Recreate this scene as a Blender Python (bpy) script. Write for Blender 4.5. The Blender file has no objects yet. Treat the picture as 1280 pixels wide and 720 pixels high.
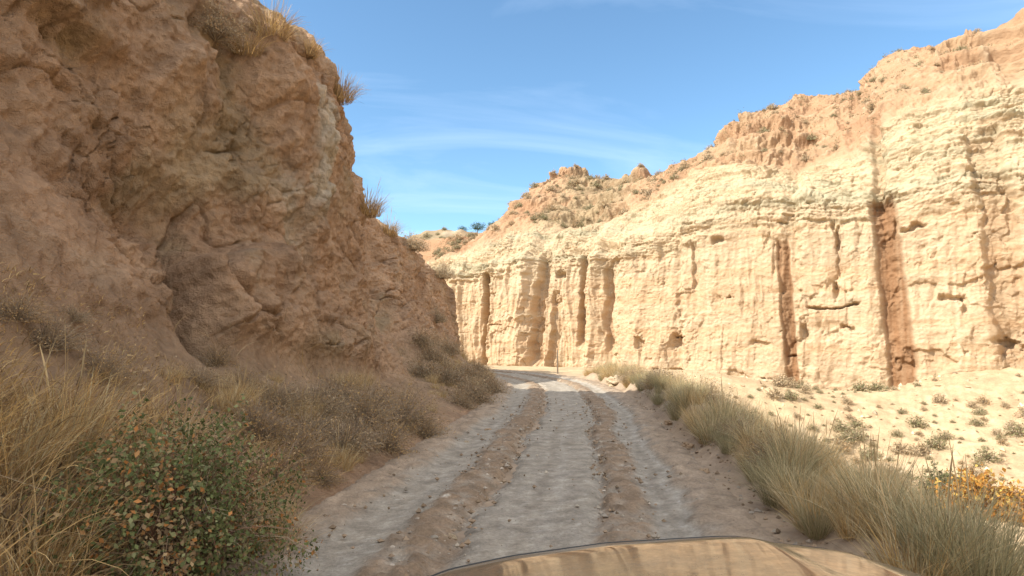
import bpy, math, random
import numpy as np
from mathutils import Vector

# ------------------------------------------------------------------ camera, sky, sun, exposure
scene = bpy.context.scene
COL = scene.collection
R = math.radians
PITCH = R(5.0)
CAM = Vector((0.0, 0.0, 1.6))
FPX = 800.0                                   # focal length in pixels of the 1280 wide photograph
cam_data = bpy.data.cameras.new("camera")
cam_data.sensor_width = 36.0
cam_data.lens = 36.0 * FPX / 1280.0
cam_data.clip_start = 0.05
cam_data.clip_end = 3000
cam = bpy.data.objects.new("camera", cam_data)
cam.location = CAM
cam.rotation_euler = (R(90) + PITCH, 0, 0)
COL.objects.link(cam)
scene.camera = cam

SUN_AZ = R(-112)                              # clockwise from +Y: the sun stands to the left, a little behind
SUN_EL = R(39)
SDIR = Vector((math.sin(SUN_AZ) * math.cos(SUN_EL), math.cos(SUN_AZ) * math.cos(SUN_EL), math.sin(SUN_EL)))
world = bpy.data.worlds.new("World")
scene.world = world
world.use_nodes = True
wn, wl = world.node_tree.nodes, world.node_tree.links
wn.clear()
w_out = wn.new("ShaderNodeOutputWorld")
w_bg = wn.new("ShaderNodeBackground")
w_bg.inputs[1].default_value = 0.12
sky = wn.new("ShaderNodeTexSky")
sky.sky_type = 'NISHITA'
sky.sun_disc = False
sky.sun_elevation = SUN_EL
sky.sun_rotation = SUN_AZ
sky.altitude = 800
sky.air_density = 1.0
sky.dust_density = 0.8
sky.ozone_density = 1.5
# thin cirrus: noise on the view direction projected to a high flat layer
w_tc = wn.new("ShaderNodeTexCoord")
w_sep = wn.new("ShaderNodeSeparateXYZ")
wl.new(w_tc.outputs['Generated'], w_sep.inputs[0])
w_tint = wn.new("ShaderNodeMix"); w_tint.data_type = 'RGBA'; w_tint.blend_type = 'MULTIPLY'; w_tint.inputs[0].default_value = 1
wl.new(sky.outputs[0], w_tint.inputs[6]); w_tint.inputs[7].default_value = (.85, 1.05, 1.07, 1)
w_mx = wn.new("ShaderNodeMath"); w_mx.operation = 'MAXIMUM'; w_mx.inputs[1].default_value = 0.03
wl.new(w_sep.outputs[2], w_mx.inputs[0])
w_dx = wn.new("ShaderNodeMath"); w_dx.operation = 'DIVIDE'
w_dy = wn.new("ShaderNodeMath"); w_dy.operation = 'DIVIDE'
wl.new(w_sep.outputs[0], w_dx.inputs[0]); wl.new(w_mx.outputs[0], w_dx.inputs[1])
wl.new(w_sep.outputs[1], w_dy.inputs[0]); wl.new(w_mx.outputs[0], w_dy.inputs[1])
w_cmb = wn.new("ShaderNodeCombineXYZ")
wl.new(w_dx.outputs[0], w_cmb.inputs[0]); wl.new(w_dy.outputs[0], w_cmb.inputs[1])
w_map = wn.new("ShaderNodeMapping")
w_map.inputs['Rotation'].default_value = (0, 0, R(-52))
w_map.inputs['Scale'].default_value = (0.55, 0.95, 1)
wl.new(w_cmb.outputs[0], w_map.inputs[0])
w_noise = wn.new("ShaderNodeTexNoise")
w_noise.inputs['Scale'].default_value = 0.9
w_noise.inputs['Detail'].default_value = 7
w_noise.inputs['Roughness'].default_value = 0.55
w_noise.inputs['Distortion'].default_value = 1.1
wl.new(w_map.outputs[0], w_noise.inputs[0])
w_rmp = wn.new("ShaderNodeMapRange")
w_rmp.inputs[1].default_value = 0.47; w_rmp.inputs[2].default_value = 0.85
w_rmp.inputs[3].default_value = 0.0; w_rmp.inputs[4].default_value = 0.42
wl.new(w_noise.outputs[0], w_rmp.inputs[0])
w_mix = wn.new("ShaderNodeMix"); w_mix.data_type = 'RGBA'
wl.new(w_rmp.outputs[0], w_mix.inputs[0])
wl.new(w_tint.outputs[2], w_mix.inputs[6])
w_mix.inputs[7].default_value = (4.6, 5.6, 7.2, 1)
# unseen bright veil, added overhead and behind the viewer as fill light
w_fill = wn.new("ShaderNodeMath"); w_fill.operation = 'MULTIPLY_ADD'
w_fill.inputs[1].default_value = -0.8
wl.new(w_sep.outputs[1], w_fill.inputs[0]); wl.new(w_sep.outputs[2], w_fill.inputs[2])
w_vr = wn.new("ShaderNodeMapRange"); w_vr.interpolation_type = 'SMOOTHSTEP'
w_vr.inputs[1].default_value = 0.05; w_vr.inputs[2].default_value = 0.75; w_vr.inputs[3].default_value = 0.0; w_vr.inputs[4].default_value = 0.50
wl.new(w_fill.outputs[0], w_vr.inputs[0])
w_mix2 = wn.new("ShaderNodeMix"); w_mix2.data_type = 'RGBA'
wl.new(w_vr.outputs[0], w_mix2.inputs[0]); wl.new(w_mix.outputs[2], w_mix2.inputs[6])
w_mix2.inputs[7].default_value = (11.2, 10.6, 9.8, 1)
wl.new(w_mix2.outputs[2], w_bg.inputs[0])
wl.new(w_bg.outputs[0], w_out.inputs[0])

sun_data = bpy.data.lights.new("sun", 'SUN')
sun_data.energy = 3.75
sun_data.angle = R(0.5)
sun_data.color = (1.0, 0.93, 0.82)
sun = bpy.data.objects.new("sun", sun_data)
sun.rotation_euler = (-SDIR).to_track_quat('-Z', 'Y').to_euler()
sun.location = (-40, -20, 60)
COL.objects.link(sun)

scene.view_settings.view_transform = 'Standard'
scene.view_settings.look = 'None'
scene.view_settings.exposure = 1.0
scene.view_settings.gamma = 1.0
scene.render.engine = 'CYCLES'
scene.cycles.max_bounces = 6
scene.cycles.diffuse_bounces = 4
scene.cycles.transparent_max_bounces = 4
scene.cycles.use_denoising = True

rng = np.random.default_rng(11)
random.seed(11)

# ------------------------------------------------------------------ numeric helpers
def at(px, py, Y):
    """World point seen at a pixel of the 1280x720 photograph, at forward distance Y."""
    dx, dz = (px - 640.0) / FPX, (360.0 - py) / FPX
    dy = math.cos(PITCH) - dz * math.sin(PITCH)
    dz = math.sin(PITCH) + dz * math.cos(PITCH)
    return np.array((CAM.x + dx / dy * Y, CAM.y + Y, CAM.z + dz / dy * Y))

def sst(a, b, x):
    t = np.clip((x - a) / (b - a), 0, 1)
    return t * t * (3 - 2 * t)

def gau(x, c, w):
    return np.exp(-((x - c) / w) ** 2)

_pr = np.random.default_rng(3)
PERM = np.concatenate([_pr.permutation(256)] * 3).astype(np.int32)
_g = _pr.normal(size=(256, 3)); GRAD = (_g / np.linalg.norm(_g, axis=1)[:, None]).astype(np.float32)

def perlin(x, y, z):
    x, y, z = np.broadcast_arrays(np.asarray(x, np.float32), np.asarray(y, np.float32), np.asarray(z, np.float32))
    shp = x.shape
    x, y, z = x.ravel(), y.ravel(), z.ravel()
    xi, yi, zi = np.floor(x), np.floor(y), np.floor(z)
    fx, fy, fz = x - xi, y - yi, z - zi
    xi = xi.astype(np.int32) & 255; yi = yi.astype(np.int32) & 255; zi = zi.astype(np.int32) & 255
    u = fx * fx * fx * (fx * (fx * 6 - 15) + 10)
    v = fy * fy * fy * (fy * (fy * 6 - 15) + 10)
    w = fz * fz * fz * (fz * (fz * 6 - 15) + 10)
    out = np.zeros_like(x)
    for i in (0, 1):
        a = PERM[xi + i]; wu = u if i else 1 - u
        for j in (0, 1):
            b = PERM[a + yi + j]; wv = wu * (v if j else 1 - v)
            for k in (0, 1):
                g = GRAD[PERM[b + zi + k] & 255]
                d = g[:, 0] * (fx - i) + g[:, 1] * (fy - j) + g[:, 2] * (fz - k)
                out += d * wv * (w if k else 1 - w)
    return (out * 1.5).reshape(shp)

def fbm(x, y, z, octv=4, gain=0.5, lac=2.03, ridged=False):
    a, s, n = 1.0, 0.0, 0.0
    f = 1.0
    for o in range(octv):
        p = perlin(x * f + 17.3 * o, y * f + 5.1 * o, z * f + 9.7 * o)
        if ridged:
            p = 1 - 2 * np.abs(p)
        s = s + a * p
        n += a; a *= gain; f *= lac
    return s / n

def hash2(i, j, k):
    return (PERM[(PERM[(PERM[i & 255] + j) & 255] + k) & 255]).astype(np.float32) / 255.0

def voronoi(u, v, seed=0, jit=0.85):
    """Cells in the plane: returns edge distance F2-F1 and a random number per cell."""
    ui, vi = np.floor(u).astype(np.int32), np.floor(v).astype(np.int32)
    f1 = np.full(u.shape, 9.0, np.float32); f2 = f1.copy(); rid = np.zeros(u.shape, np.float32)
    for i in (-1, 0, 1):
        for j in (-1, 0, 1):
            a, b = ui + i, vi + j
            px = a + 0.5 + jit * (hash2(a, b, seed) - 0.5)
            py = b + 0.5 + jit * (hash2(a, b, seed + 71) - 0.5)
            d = np.sqrt((px - u) ** 2 + (py - v) ** 2)
            r = hash2(a, b, seed + 133)
            near = d < f1
            f2 = np.where(near, f1, np.minimum(f2, d))
            rid = np.where(near, r, rid)
            f1 = np.where(near, d, f1)
    return f2 - f1, rid

def facets(u, v, seed, tilt=1.0, jit=.9):
    """Angular broken faces: every cell is a small tilted plane"""
    ui, vi = np.floor(u).astype(np.int32), np.floor(v).astype(np.int32)
    f1 = np.full(u.shape, 9.0, np.float32); out = np.zeros(u.shape, np.float32)
    for i in (-1, 0, 1):
        for j in (-1, 0, 1):
            a, b = ui + i, vi + j
            px = a + 0.5 + jit * (hash2(a, b, seed) - 0.5); py = b + 0.5 + jit * (hash2(a, b, seed + 71) - 0.5)
            du, dv = u - px, v - py
            d = du * du + dv * dv
            hgt = hash2(a, b, seed + 133) - .5 + tilt * ((hash2(a, b, seed + 31) - .5) * 2 * du + (hash2(a, b, seed + 57) - .35) * 2 * dv)
            out = np.where(d < f1, hgt, out); f1 = np.minimum(f1, d)
    return out

def mixc(a, b, t):
    a = np.asarray(a, np.float32); b = np.asarray(b, np.float32)
    return a + (b - a) * np.asarray(t)[..., None]

# ------------------------------------------------------------------ mesh helpers
def mesh_np(name, verts, faces, colors=None, mats=(), smooth=True):
    """verts (N,3), faces (M,4) or (M,3) integer array"""
    verts = np.ascontiguousarray(verts, np.float32).reshape(-1, 3)
    faces = np.ascontiguousarray(faces, np.int32)
    k = faces.shape[1]
    me = bpy.data.meshes.new(name)
    me.vertices.add(len(verts)); me.vertices.foreach_set("co", verts.ravel())
    me.loops.add(faces.size); me.loops.foreach_set("vertex_index", faces.ravel())
    me.polygons.add(len(faces))
    me.polygons.foreach_set("loop_start", np.arange(0, faces.size, k, dtype=np.int32))
    me.polygons.foreach_set("loop_total", np.full(len(faces), k, np.int32))
    me.polygons.foreach_set("use_smooth", np.full(len(faces), smooth, bool))
    for m in mats:
        me.materials.append(m)
    if colors is not None:
        ca = me.color_attributes.new("Col", 'FLOAT_COLOR', 'POINT')
        c = np.ones((len(verts), 4), np.float32); c[:, :3] = np.asarray(colors, np.float32).reshape(-1, 3)
        ca.data.foreach_set("color", c.ravel())
    me.update(calc_edges=True)
    return me

def grid_faces(n, m):
    i = np.arange(n * m, dtype=np.int32).reshape(n, m)
    return np.stack([i[:-1, :-1], i[1:, :-1], i[1:, 1:], i[:-1, 1:]], -1).reshape(-1, 4)

def obj(name, me, parent=None, loc=(0, 0, 0), rz=0.0, scale=1.0):
    o = bpy.data.objects.new(name, me)
    COL.objects.link(o)
    o.location = loc; o.rotation_euler = (0, 0, rz)
    o.scale = (scale,) * 3 if np.isscalar(scale) else scale
    if parent is not None:
        o.parent = parent
    return o

def tag(o, label, cat=None, group=None, kind=None):
    o["label"] = label
    if cat: o["category"] = cat
    if group: o["group"] = group
    if kind: o["kind"] = kind
    return o

def ribbons(paths, widths, colors, sides=None):
    """Thin tapering strips: paths (N,S,3), widths (N,S), colors (N,3) or (N,S,3) -> verts, faces, cols"""
    N, S, _ = paths.shape
    tang = paths[:, -1] - paths[:, 0]
    if sides is None:
        r = rng.normal(size=(N, 3))
        sides = np.cross(tang, r)
    sides = sides / (np.linalg.norm(sides, axis=1)[:, None] + 1e-9)
    off = sides[:, None, :] * widths[:, :, None] * 0.5
    v = np.stack([paths - off, paths + off], 2).reshape(N, S * 2, 3)
    base = (np.arange(N) * S * 2)[:, None, None]
    k = np.arange(S - 1)[None, :, None] * 2
    f = (base + k + np.array([0, 1, 3, 2])[None, None, :]).reshape(-1, 4)
    if colors.ndim == 2:
        colors = np.repeat(colors[:, None, :], S, 1)
    c = np.repeat(colors[:, :, None, :], 2, 2).reshape(-1, 3)
    return v.reshape(-1, 3), f, c

def leaves(cent, nrm, size, colors, aspect=0.6):
    """Small folded leaves: four corners each"""
    N = len(cent)
    nrm = nrm / (np.linalg.norm(nrm, axis=1)[:, None] + 1e-9)
    r = rng.normal(size=(N, 3))
    a = np.cross(nrm, r); a /= np.linalg.norm(a, axis=1)[:, None] + 1e-9
    b = np.cross(nrm, a)
    s = np.asarray(size).reshape(-1, 1)
    v = np.stack([cent - a * s, cent - b * s * aspect + nrm * s * .25, cent + a * s, cent + b * s * aspect + nrm * s * .25], 1)
    f = np.arange(N * 4, dtype=np.int32).reshape(N, 4)
    return v.reshape(-1, 3), f, np.repeat(colors, 4, 0)

def cat(parts):
    vs, fs, cs, n = [], [], [], 0
    for v, f, c in parts:
        vs.append(v); fs.append(f + n); cs.append(c); n += len(v)
    return np.concatenate(vs), np.concatenate(fs), np.concatenate(cs)

# ------------------------------------------------------------------ materials
def new_mat(name):
    m = bpy.data.materials.new(name); m.use_nodes = True
    n, l = m.node_tree.nodes, m.node_tree.links
    b = n.get("Principled BSDF")
    return m, n, l, b

def earth_mat(name, fine=18.0, bump=0.5, dist=0.03, var=0.35, grain=90.0, warp=(1, 1, 1), rough=0.95):
    """Soil or rock: vertex colour varied by several scales of noise, with pits and grain in the bump"""
    m, n, l, b = new_mat(name)
    at_ = n.new("ShaderNodeAttribute"); at_.attribute_name = "Col"
    tc = n.new("ShaderNodeTexCoord")
    mp = n.new("ShaderNodeMapping"); mp.inputs['Scale'].default_value = warp
    l.new(tc.outputs['Object'], mp.inputs[0])
    n1 = n.new("ShaderNodeTexNoise"); n1.inputs['Scale'].default_value = fine * 0.12; n1.inputs['Detail'].default_value = 6; n1.inputs['Roughness'].default_value = .6
    n2 = n.new("ShaderNodeTexNoise"); n2.inputs['Scale'].default_value = fine; n2.inputs['Detail'].default_value = 8; n2.inputs['Roughness'].default_value = .68
    n3 = n.new("ShaderNodeTexVoronoi"); n3.inputs['Scale'].default_value = fine * 0.9; n3.feature = 'F1'
    n4 = n.new("ShaderNodeTexNoise"); n4.inputs['Scale'].default_value = grain; n4.inputs['Detail'].default_value = 3
    for t in (n1, n2, n3, n4):
        l.new(mp.outputs[0], t.inputs['Vector'])
    mr = n.new("ShaderNodeMapRange"); mr.inputs[1].default_value = .3; mr.inputs[2].default_value = .7
    mr.inputs[3].default_value = 1 - var; mr.inputs[4].default_value = 1 + var
    l.new(n1.outputs[0], mr.inputs[0])
    mr2 = n.new("ShaderNodeMapRange"); mr2.inputs[1].default_value = .3; mr2.inputs[2].default_value = .7
    mr2.inputs[3].default_value = 1 - var * .8; mr2.inputs[4].default_value = 1 + var * .6
    l.new(n2.outputs[0], mr2.inputs[0])
    mu = n.new("ShaderNodeMath"); mu.operation = 'MULTIPLY'
    l.new(mr.outputs[0], mu.inputs[0]); l.new(mr2.outputs[0], mu.inputs[1])
    mc = n.new("ShaderNodeVectorMath"); mc.operation = 'SCALE'
    l.new(at_.outputs['Color'], mc.inputs[0]); l.new(mu.outputs[0], mc.inputs['Scale'])
    l.new(mc.outputs[0], b.inputs['Base Color'])
    ad = n.new("ShaderNodeMath"); ad.operation = 'MULTIPLY_ADD'; ad.inputs[1].default_value = .45
    l.new(n3.outputs['Distance'], ad.inputs[0]); l.new(n2.outputs[0], ad.inputs[2])
    ad2 = n.new("ShaderNodeMath"); ad2.operation = 'MULTIPLY_ADD'; ad2.inputs[1].default_value = .22
    l.new(n4.outputs[0], ad2.inputs[0]); l.new(ad.outputs[0], ad2.inputs[2])
    bp = n.new("ShaderNodeBump"); bp.inputs['Strength'].default_value = bump; bp.inputs['Distance'].default_value = dist
    l.new(ad2.outputs[0], bp.inputs['Height']); l.new(bp.outputs[0], b.inputs['Normal'])
    b.inputs['Roughness'].default_value = rough
    b.inputs['Specular IOR Level'].default_value = 0.12
    return m

def plant_mat(name, trans=0.3, rough=0.8):
    m, n, l, b = new_mat(name)
    at_ = n.new("ShaderNodeAttribute"); at_.attribute_name = "Col"
    l.new(at_.outputs['Color'], b.inputs['Base Color'])
    b.inputs['Roughness'].default_value = rough
    b.inputs['Specular IOR Level'].default_value = 0.15
    if trans:
        t = n.new("ShaderNodeBsdfTranslucent"); l.new(at_.outputs['Color'], t.inputs[0])
        mx = n.new("ShaderNodeMixShader"); mx.inputs[0].default_value = trans
        l.new(b.outputs[0], mx.inputs[1]); l.new(t.outputs[0], mx.inputs[2])
        l.new(mx.outputs[0], n["Material Output"].inputs[0])
    return m

M_CLAY = earth_mat("clay_cliff", fine=7, bump=1.0, dist=.22, var=.28, grain=55)
M_SAND = earth_mat("sandstone_cliff", fine=3.2, bump=.8, dist=.10, var=.12, grain=25, warp=(1, 1, 1.5))
M_GROUND = earth_mat("sandy_ground", fine=9, bump=.6, dist=.04, var=.22, grain=60)
M_ROAD = earth_mat("dirt_road", fine=34, bump=.8, dist=.022, var=.30, grain=160)
M_STONE = earth_mat("stone", fine=30, bump=.5, dist=.01, var=.2, grain=150)
M_GRASS = plant_mat("grass_blades", .25)
M_LEAF = plant_mat("leaves", .25, .6)
M_TWIG = plant_mat("twigs", 0.0, .9)

# ------------------------------------------------------------------ the road's course
RC = np.array([(-3.2, -22), (-1.9, -10), (-1.0, -4), (-.5, 0), (0.02, 5), (.40, 8.5), (1.0, 14), (1.42, 18.5), (1.62, 22), (1.55, 26),
               (1.0, 30), (-.1, 34), (-2.1, 38), (-5.3, 41.3), (-10, 44), (-16, 46), (-24, 47), (-40, 49), (-70, 52)])
def smooth_poly(P, step=0.1):
    d = np.concatenate([[0], np.cumsum(np.linalg.norm(np.diff(P, axis=0), axis=1))])
    s = np.arange(0, d[-1], step)
    q = np.stack([np.interp(s, d, P[:, 0]), np.interp(s, d, P[:, 1])], 1)
    k = 21
    for _ in range(3):
        e = np.concatenate([q[:1].repeat(k // 2, 0), q, q[-1:].repeat(k // 2, 0)])
        q = np.stack([np.convolve(e[:, c], np.ones(k) / k, 'valid') for c in (0, 1)], 1)
    return q
ROAD = smooth_poly(RC)
RT = np.gradient(ROAD, axis=0); RT /= np.linalg.norm(RT, axis=1)[:, None]
def road_t(x, y):
    """Signed distance from the road's centre line, right of it positive"""
    shp = np.shape(x); X = np.ravel(x); Y = np.ravel(y)
    out = np.empty(len(X))
    P, T = ROAD[::3], RT[::3]
    for a in range(0, len(X), 20000):
        dx = X[a:a + 20000, None] - P[None, :, 0]; dy = Y[a:a + 20000, None] - P[None, :, 1]
        k = np.argmin(dx * dx + dy * dy, 1); ii = np.arange(len(k))
        ddx, ddy = dx[ii, k], dy[ii, k]
        side = ddx * T[k, 1] - ddy * T[k, 0]
        out[a:a + 20000] = np.sign(side) * np.sqrt(ddx ** 2 + ddy ** 2)
    return out.reshape(shp)
def cx(y):
    m = ROAD[:, 1] < 33
    return np.interp(y, ROAD[m, 1], ROAD[m, 0])

# ------------------------------------------------------------------ the far cliff's course (base line)
CB = np.array([(-60, 88), (-30, 74), (-14, 66), (-5, 60.5), (3, 56), (10, 51), (17, 46.5), (24, 42), (31, 38), (40, 33), (46, 25), (45, 12), (42, -4), (40, -20), (40, -45)], float)  # past the right edge it bends in closer, unseen, to bounce sunlight
CLIFF = smooth_poly(CB, .1)
CT = np.gradient(CLIFF, axis=0); CT /= np.linalg.norm(CT, axis=1)[:, None]
CS = np.arange(len(CLIFF)) * .1
CBACK = np.stack([-CT[:, 1], CT[:, 0]], 1)                 # points away from the valley
def s_of_px(px, grow=0.0):
    """Arc length along the cliff base where it is seen in a photo column"""
    sl = (px - 640) / FPX
    r = (CLIFF[:, 0]) / np.maximum(CLIFF[:, 1], 1)
    m = CLIFF[:, 1] > 5
    return float(np.interp(sl, r[m], CS[m]))
def cliff_d(x, y):
    """Distance in front of the cliff base (positive on the valley side), and arc length"""
    X = np.ravel(x); Y = np.ravel(y); d = np.empty(len(X)); s = np.empty(len(X))
    P, B = CLIFF[::4], CBACK[::4]
    for a in range(0, len(X), 20000):
        dx = X[a:a + 20000, None] - P[None, :, 0]; dy = Y[a:a + 20000, None] - P[None, :, 1]
        k = np.argmin(dx * dx + dy * dy, 1); ii = np.arange(len(k))
        sd = -(dx[ii, k] * B[k, 0] + dy[ii, k] * B[k, 1])
        d[a:a + 20000] = np.sign(sd) * np.sqrt(dx[ii, k] ** 2 + dy[ii, k] ** 2); s[a:a + 20000] = CS[::4][k]
    return d.reshape(np.shape(x)), s.reshape(np.shape(x))

_bs = [s_of_px(p) for p in (560, 700, 800, 900, 1000, 1050, 1110, 1190, 1280)]
_bz = [at(p, q, y)[2] for p, q, y in ((560, 462, 60), (700, 462, 55), (800, 466, 50), (900, 486, 47.3), (1000, 500, 44.2), (1050, 494, 43), (1110, 486, 41.5), (1190, 464, 40), (1280, 462, 38.3))]
def base_z(s):
    return np.interp(s, [0] + _bs + [CS[-1]], [_bz[0]] + _bz + [_bz[-1]])

# ------------------------------------------------------------------ ground
def ground_z(x, y, detail=True):
    x = np.asarray(x, float); y = np.asarray(y, float)
    t = road_t(x, y); dc, s = cliff_d(x, y)
    zb = base_z(s)
    # the valley right of the road, deepest some way below it, then the apron rising to the cliff foot
    right = sst(2.7, 10.0, t) * sst(36, 24, y - x * 0.35)
    deep = -4.4 + 0.6 * perlin(x * .07, y * .07, 0.5)
    apron = np.clip(1 - dc / 17.0, 0, 1) ** 1.25
    val = deep + (zb - deep) * apron
    far = np.where(dc < 9, zb * np.clip(1 - dc / 9, 0, 1), 0.0)
    z = far * (1 - right) + val * right
    # raised, eroded berm along the right-hand road edge
    along = sst(2.0, 6, y) * sst(33, 27, y)
    berm = sst(2.15, 2.6, t + .3 * perlin(x * .9, y * .9, 3.3)) * sst(4.0, 2.5, t)
    z = z + berm * along * (.20 + .25 * perlin(x * .35, y * .35, 7.7) + .24 * sst(8, 13, y))
    z = z - .05 * sst(2.1, 1.7, np.abs(t)) - .22 * sst(-1.9, -2.6, t) * sst(46, 40, y)
    if detail:
        off = sst(1.9, 3, np.abs(t))
        z = z + sst(1.75, 2.0, t) * sst(5, 3.2, t) * along * (.055 * fbm(x * 1.7, y * 1.7, 9.0, 4, ridged=True) + .03 * fbm(x * 5, y * 5, 6.0, 3))
        z = z + off * (.10 * fbm(x * .45, y * .45, 1.0, 4) + .035 * fbm(x * 2.2, y * 2.2, 2.0, 3))
        z = z + off * right * (.30 * fbm(x * .22, y * .22, 4.0, 3) + .22 * fbm(x * .8, y * .8, 14.0, 4, ridged=True) + .05 * fbm(x * 3.5, y * 3.5, 15.0, 2))
    z = z + 3.0 * sst(70, 160, np.hypot(x - 5, y - 20)) * perlin(x * .012, y * .012, 3.0)
    return z

def axis(lo, a, b, hi, step, growth=1.12):
    core = list(np.arange(a, b + 1e-6, step))
    p, d, left = a, step, []
    while p > lo:
        d *= growth; p -= d; left.append(p)
    p, d, rgt = b, step, []
    while p < hi:
        d *= growth; p += d; rgt.append(p)
    return np.array(left[::-1] + core + rgt)
gx = axis(-900, -4, 34, 900, .12); gy = axis(-900, 1, 50, 900, .12)
GX, GY = np.meshgrid(gx, gy, indexing='ij')
GZ = ground_z(GX, GY)
gt = road_t(GX, GY); gdc, gs = cliff_d(GX, GY)
n_a = fbm(GX * .25, GY * .25, 3.0, 4); n_b = fbm(GX * 1.3, GY * 1.3, 8.0, 3)
gcol = mixc((.47, .36, .22), (.43, .305, .185), np.clip(.5 + 1.1 * n_a, 0, 1))
gcol = mixc(gcol, (.51, .41, .275), np.clip(n_b * 1.4 - .1, 0, .7))
near = sst(6.0, 3.2, gt) * sst(40, 26, GY)
gcol = mixc(gcol, (.345, .262, .187), near * np.clip(.92 + .3 * n_b, 0, 1))
ground = obj("ground", mesh_np("ground", np.stack([GX, GY, GZ], -1), grid_faces(*GX.shape), gcol, [M_GROUND]))
tag(ground, "pale sandy valley floor and apron below the cliffs", kind="structure")

# ------------------------------------------------------------------ road
k0, k1 = 120, len(ROAD) - 20
dens = np.interp(ROAD[:, 1], [-12, 2, 4, 12, 25, 45, 60], [.5, .2, .035, .05, .08, .15, .6])
rs = np.cumsum(np.where(np.arange(len(ROAD)) >= k0, .1 / np.maximum(dens, .03), 0))
idx = np.interp(np.arange(0, rs[k1], 1.0), rs, np.arange(len(ROAD)))
rp = np.stack([np.interp(idx, np.arange(len(ROAD)), ROAD[:, c]) for c in (0, 1)], 1)
rt = np.stack([np.interp(idx, np.arange(len(ROAD)), RT[:, c]) for c in (0, 1)], 1)
tt = np.linspace(-2.25, 2.25, 120)
RX = rp[:, None, 0] + rt[:, None, 1] * tt; RY = rp[:, None, 1] - rt[:, None, 0] * tt
TT = np.broadcast_to(tt, RX.shape)
wob = .16 * perlin(idx[:, None] * .02 + 0 * TT, 3.1, 0) + .08 * perlin(RX * .9, RY * .9, 4.0)
tw = TT + wob + .07 * perlin(RX * 2.6, RY * 2.6, 8.0) + .035 * perlin(RX * 7, RY * 7, 9.0)
n1 = fbm(RX * 1.1, RY * 1.1, .2, 4); n2 = fbm(RX * 5, RY * 5, 1.2, 4); n3 = fbm(RX * 12, RY * 12, 2.2, 3); n4 = fbm(RX * 3.2 + .3 * n1, RY * 3.2, 4.2, 4, ridged=True)
wv = .09 * perlin(RX * .5, RY * .5, 12.0)
bandL = sst(.33, .17, np.abs(tw + .70) + wv); bandR = sst(.29, .14, np.abs(tw - .93) + wv)
band = np.maximum(bandL, bandR)
edge = sst(1.50, 1.66, np.abs(tw + .0))
rough_ = np.clip(band + edge, 0, 1)
RZ = .012 - .035 * gau(np.abs(TT + wob), 1.32, .22) - .03 * gau(TT + wob, .1, .35)
RZ = RZ + band * (.018 + .022 * n1) - .11 * gau(tw, -.47, .09) * (1 + n1) * .8 - .08 * gau(tw, .70, .08) * (.8 + n1)
RZ = RZ + rough_ * (.045 * n2 + .030 * n3 + .05 * (n4 - .3)) + (1 - rough_) * (.003 * n2 + .007 * n1 + .0025 * n3)
arc = idx[:, None] * .1 + 0 * TT
RZ = RZ + .011 * np.sin(arc * 2 * np.pi / .15 + 4 * np.abs(TT + .74)) * gau(tw, -.78, .13) * sst(-.2, .3, perlin(arc * .25, 0, 1.5)) + .008 * np.sin(arc * 2 * np.pi / .15 - 3 * np.abs(TT - 1.0)) * gau(tw, 1.05, .12) * sst(-.1, .3, perlin(arc * .3, 4, 1.5))
RZ = RZ + .03 * edge - .09 * sst(1.95, 2.25, np.abs(TT))
ccol = mixc((.365, .325, .268), (.32, .28, .222), np.clip(.5 + n1, 0, 1))
ccol = mixc(ccol, (.44, .40, .34), np.clip(n2 * 1.3 - .15, 0, .7))
strk = fbm(tw * 7, arc * .05, 2.0, 4)
spk = fbm(RX * 16, RY * 16, 5.0, 2)
ccol = mixc(ccol, (.25, .215, .17), np.clip(strk * 1.5, 0, .6) * (1 - rough_))
ccol = mixc(ccol, (.50, .46, .40), np.clip(-strk * 1.0 - .15, 0, .3) * (1 - rough_))
ccol = mixc(ccol, (.52, .48, .42), np.clip((spk - .25) * 2.5, 0, .7)); ccol = mixc(ccol, (.22, .18, .14), np.clip((-spk - .3) * 2.5, 0, .6))
ccol = mixc(ccol, mixc((.275, .20, .135), (.345, .265, .19), edge), np.maximum(rough_ * np.clip(.62 + 1.4 * n2 + .8 * n1 + .5 * n4, .05, 1), sst(1.6, 1.8, np.abs(tw) + .1 * n1)))
ccol = mixc(ccol, (.62, .58, .5), np.clip((n2 - .38) * 6, 0, 1) * band * .8)
road = obj("road", mesh_np("road", np.stack([RX, RY, RZ], -1), grid_faces(*RX.shape), ccol, [M_ROAD]))
tag(road, "rutted dirt road of three pale wheel tracks bending left", kind="structure")

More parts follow.
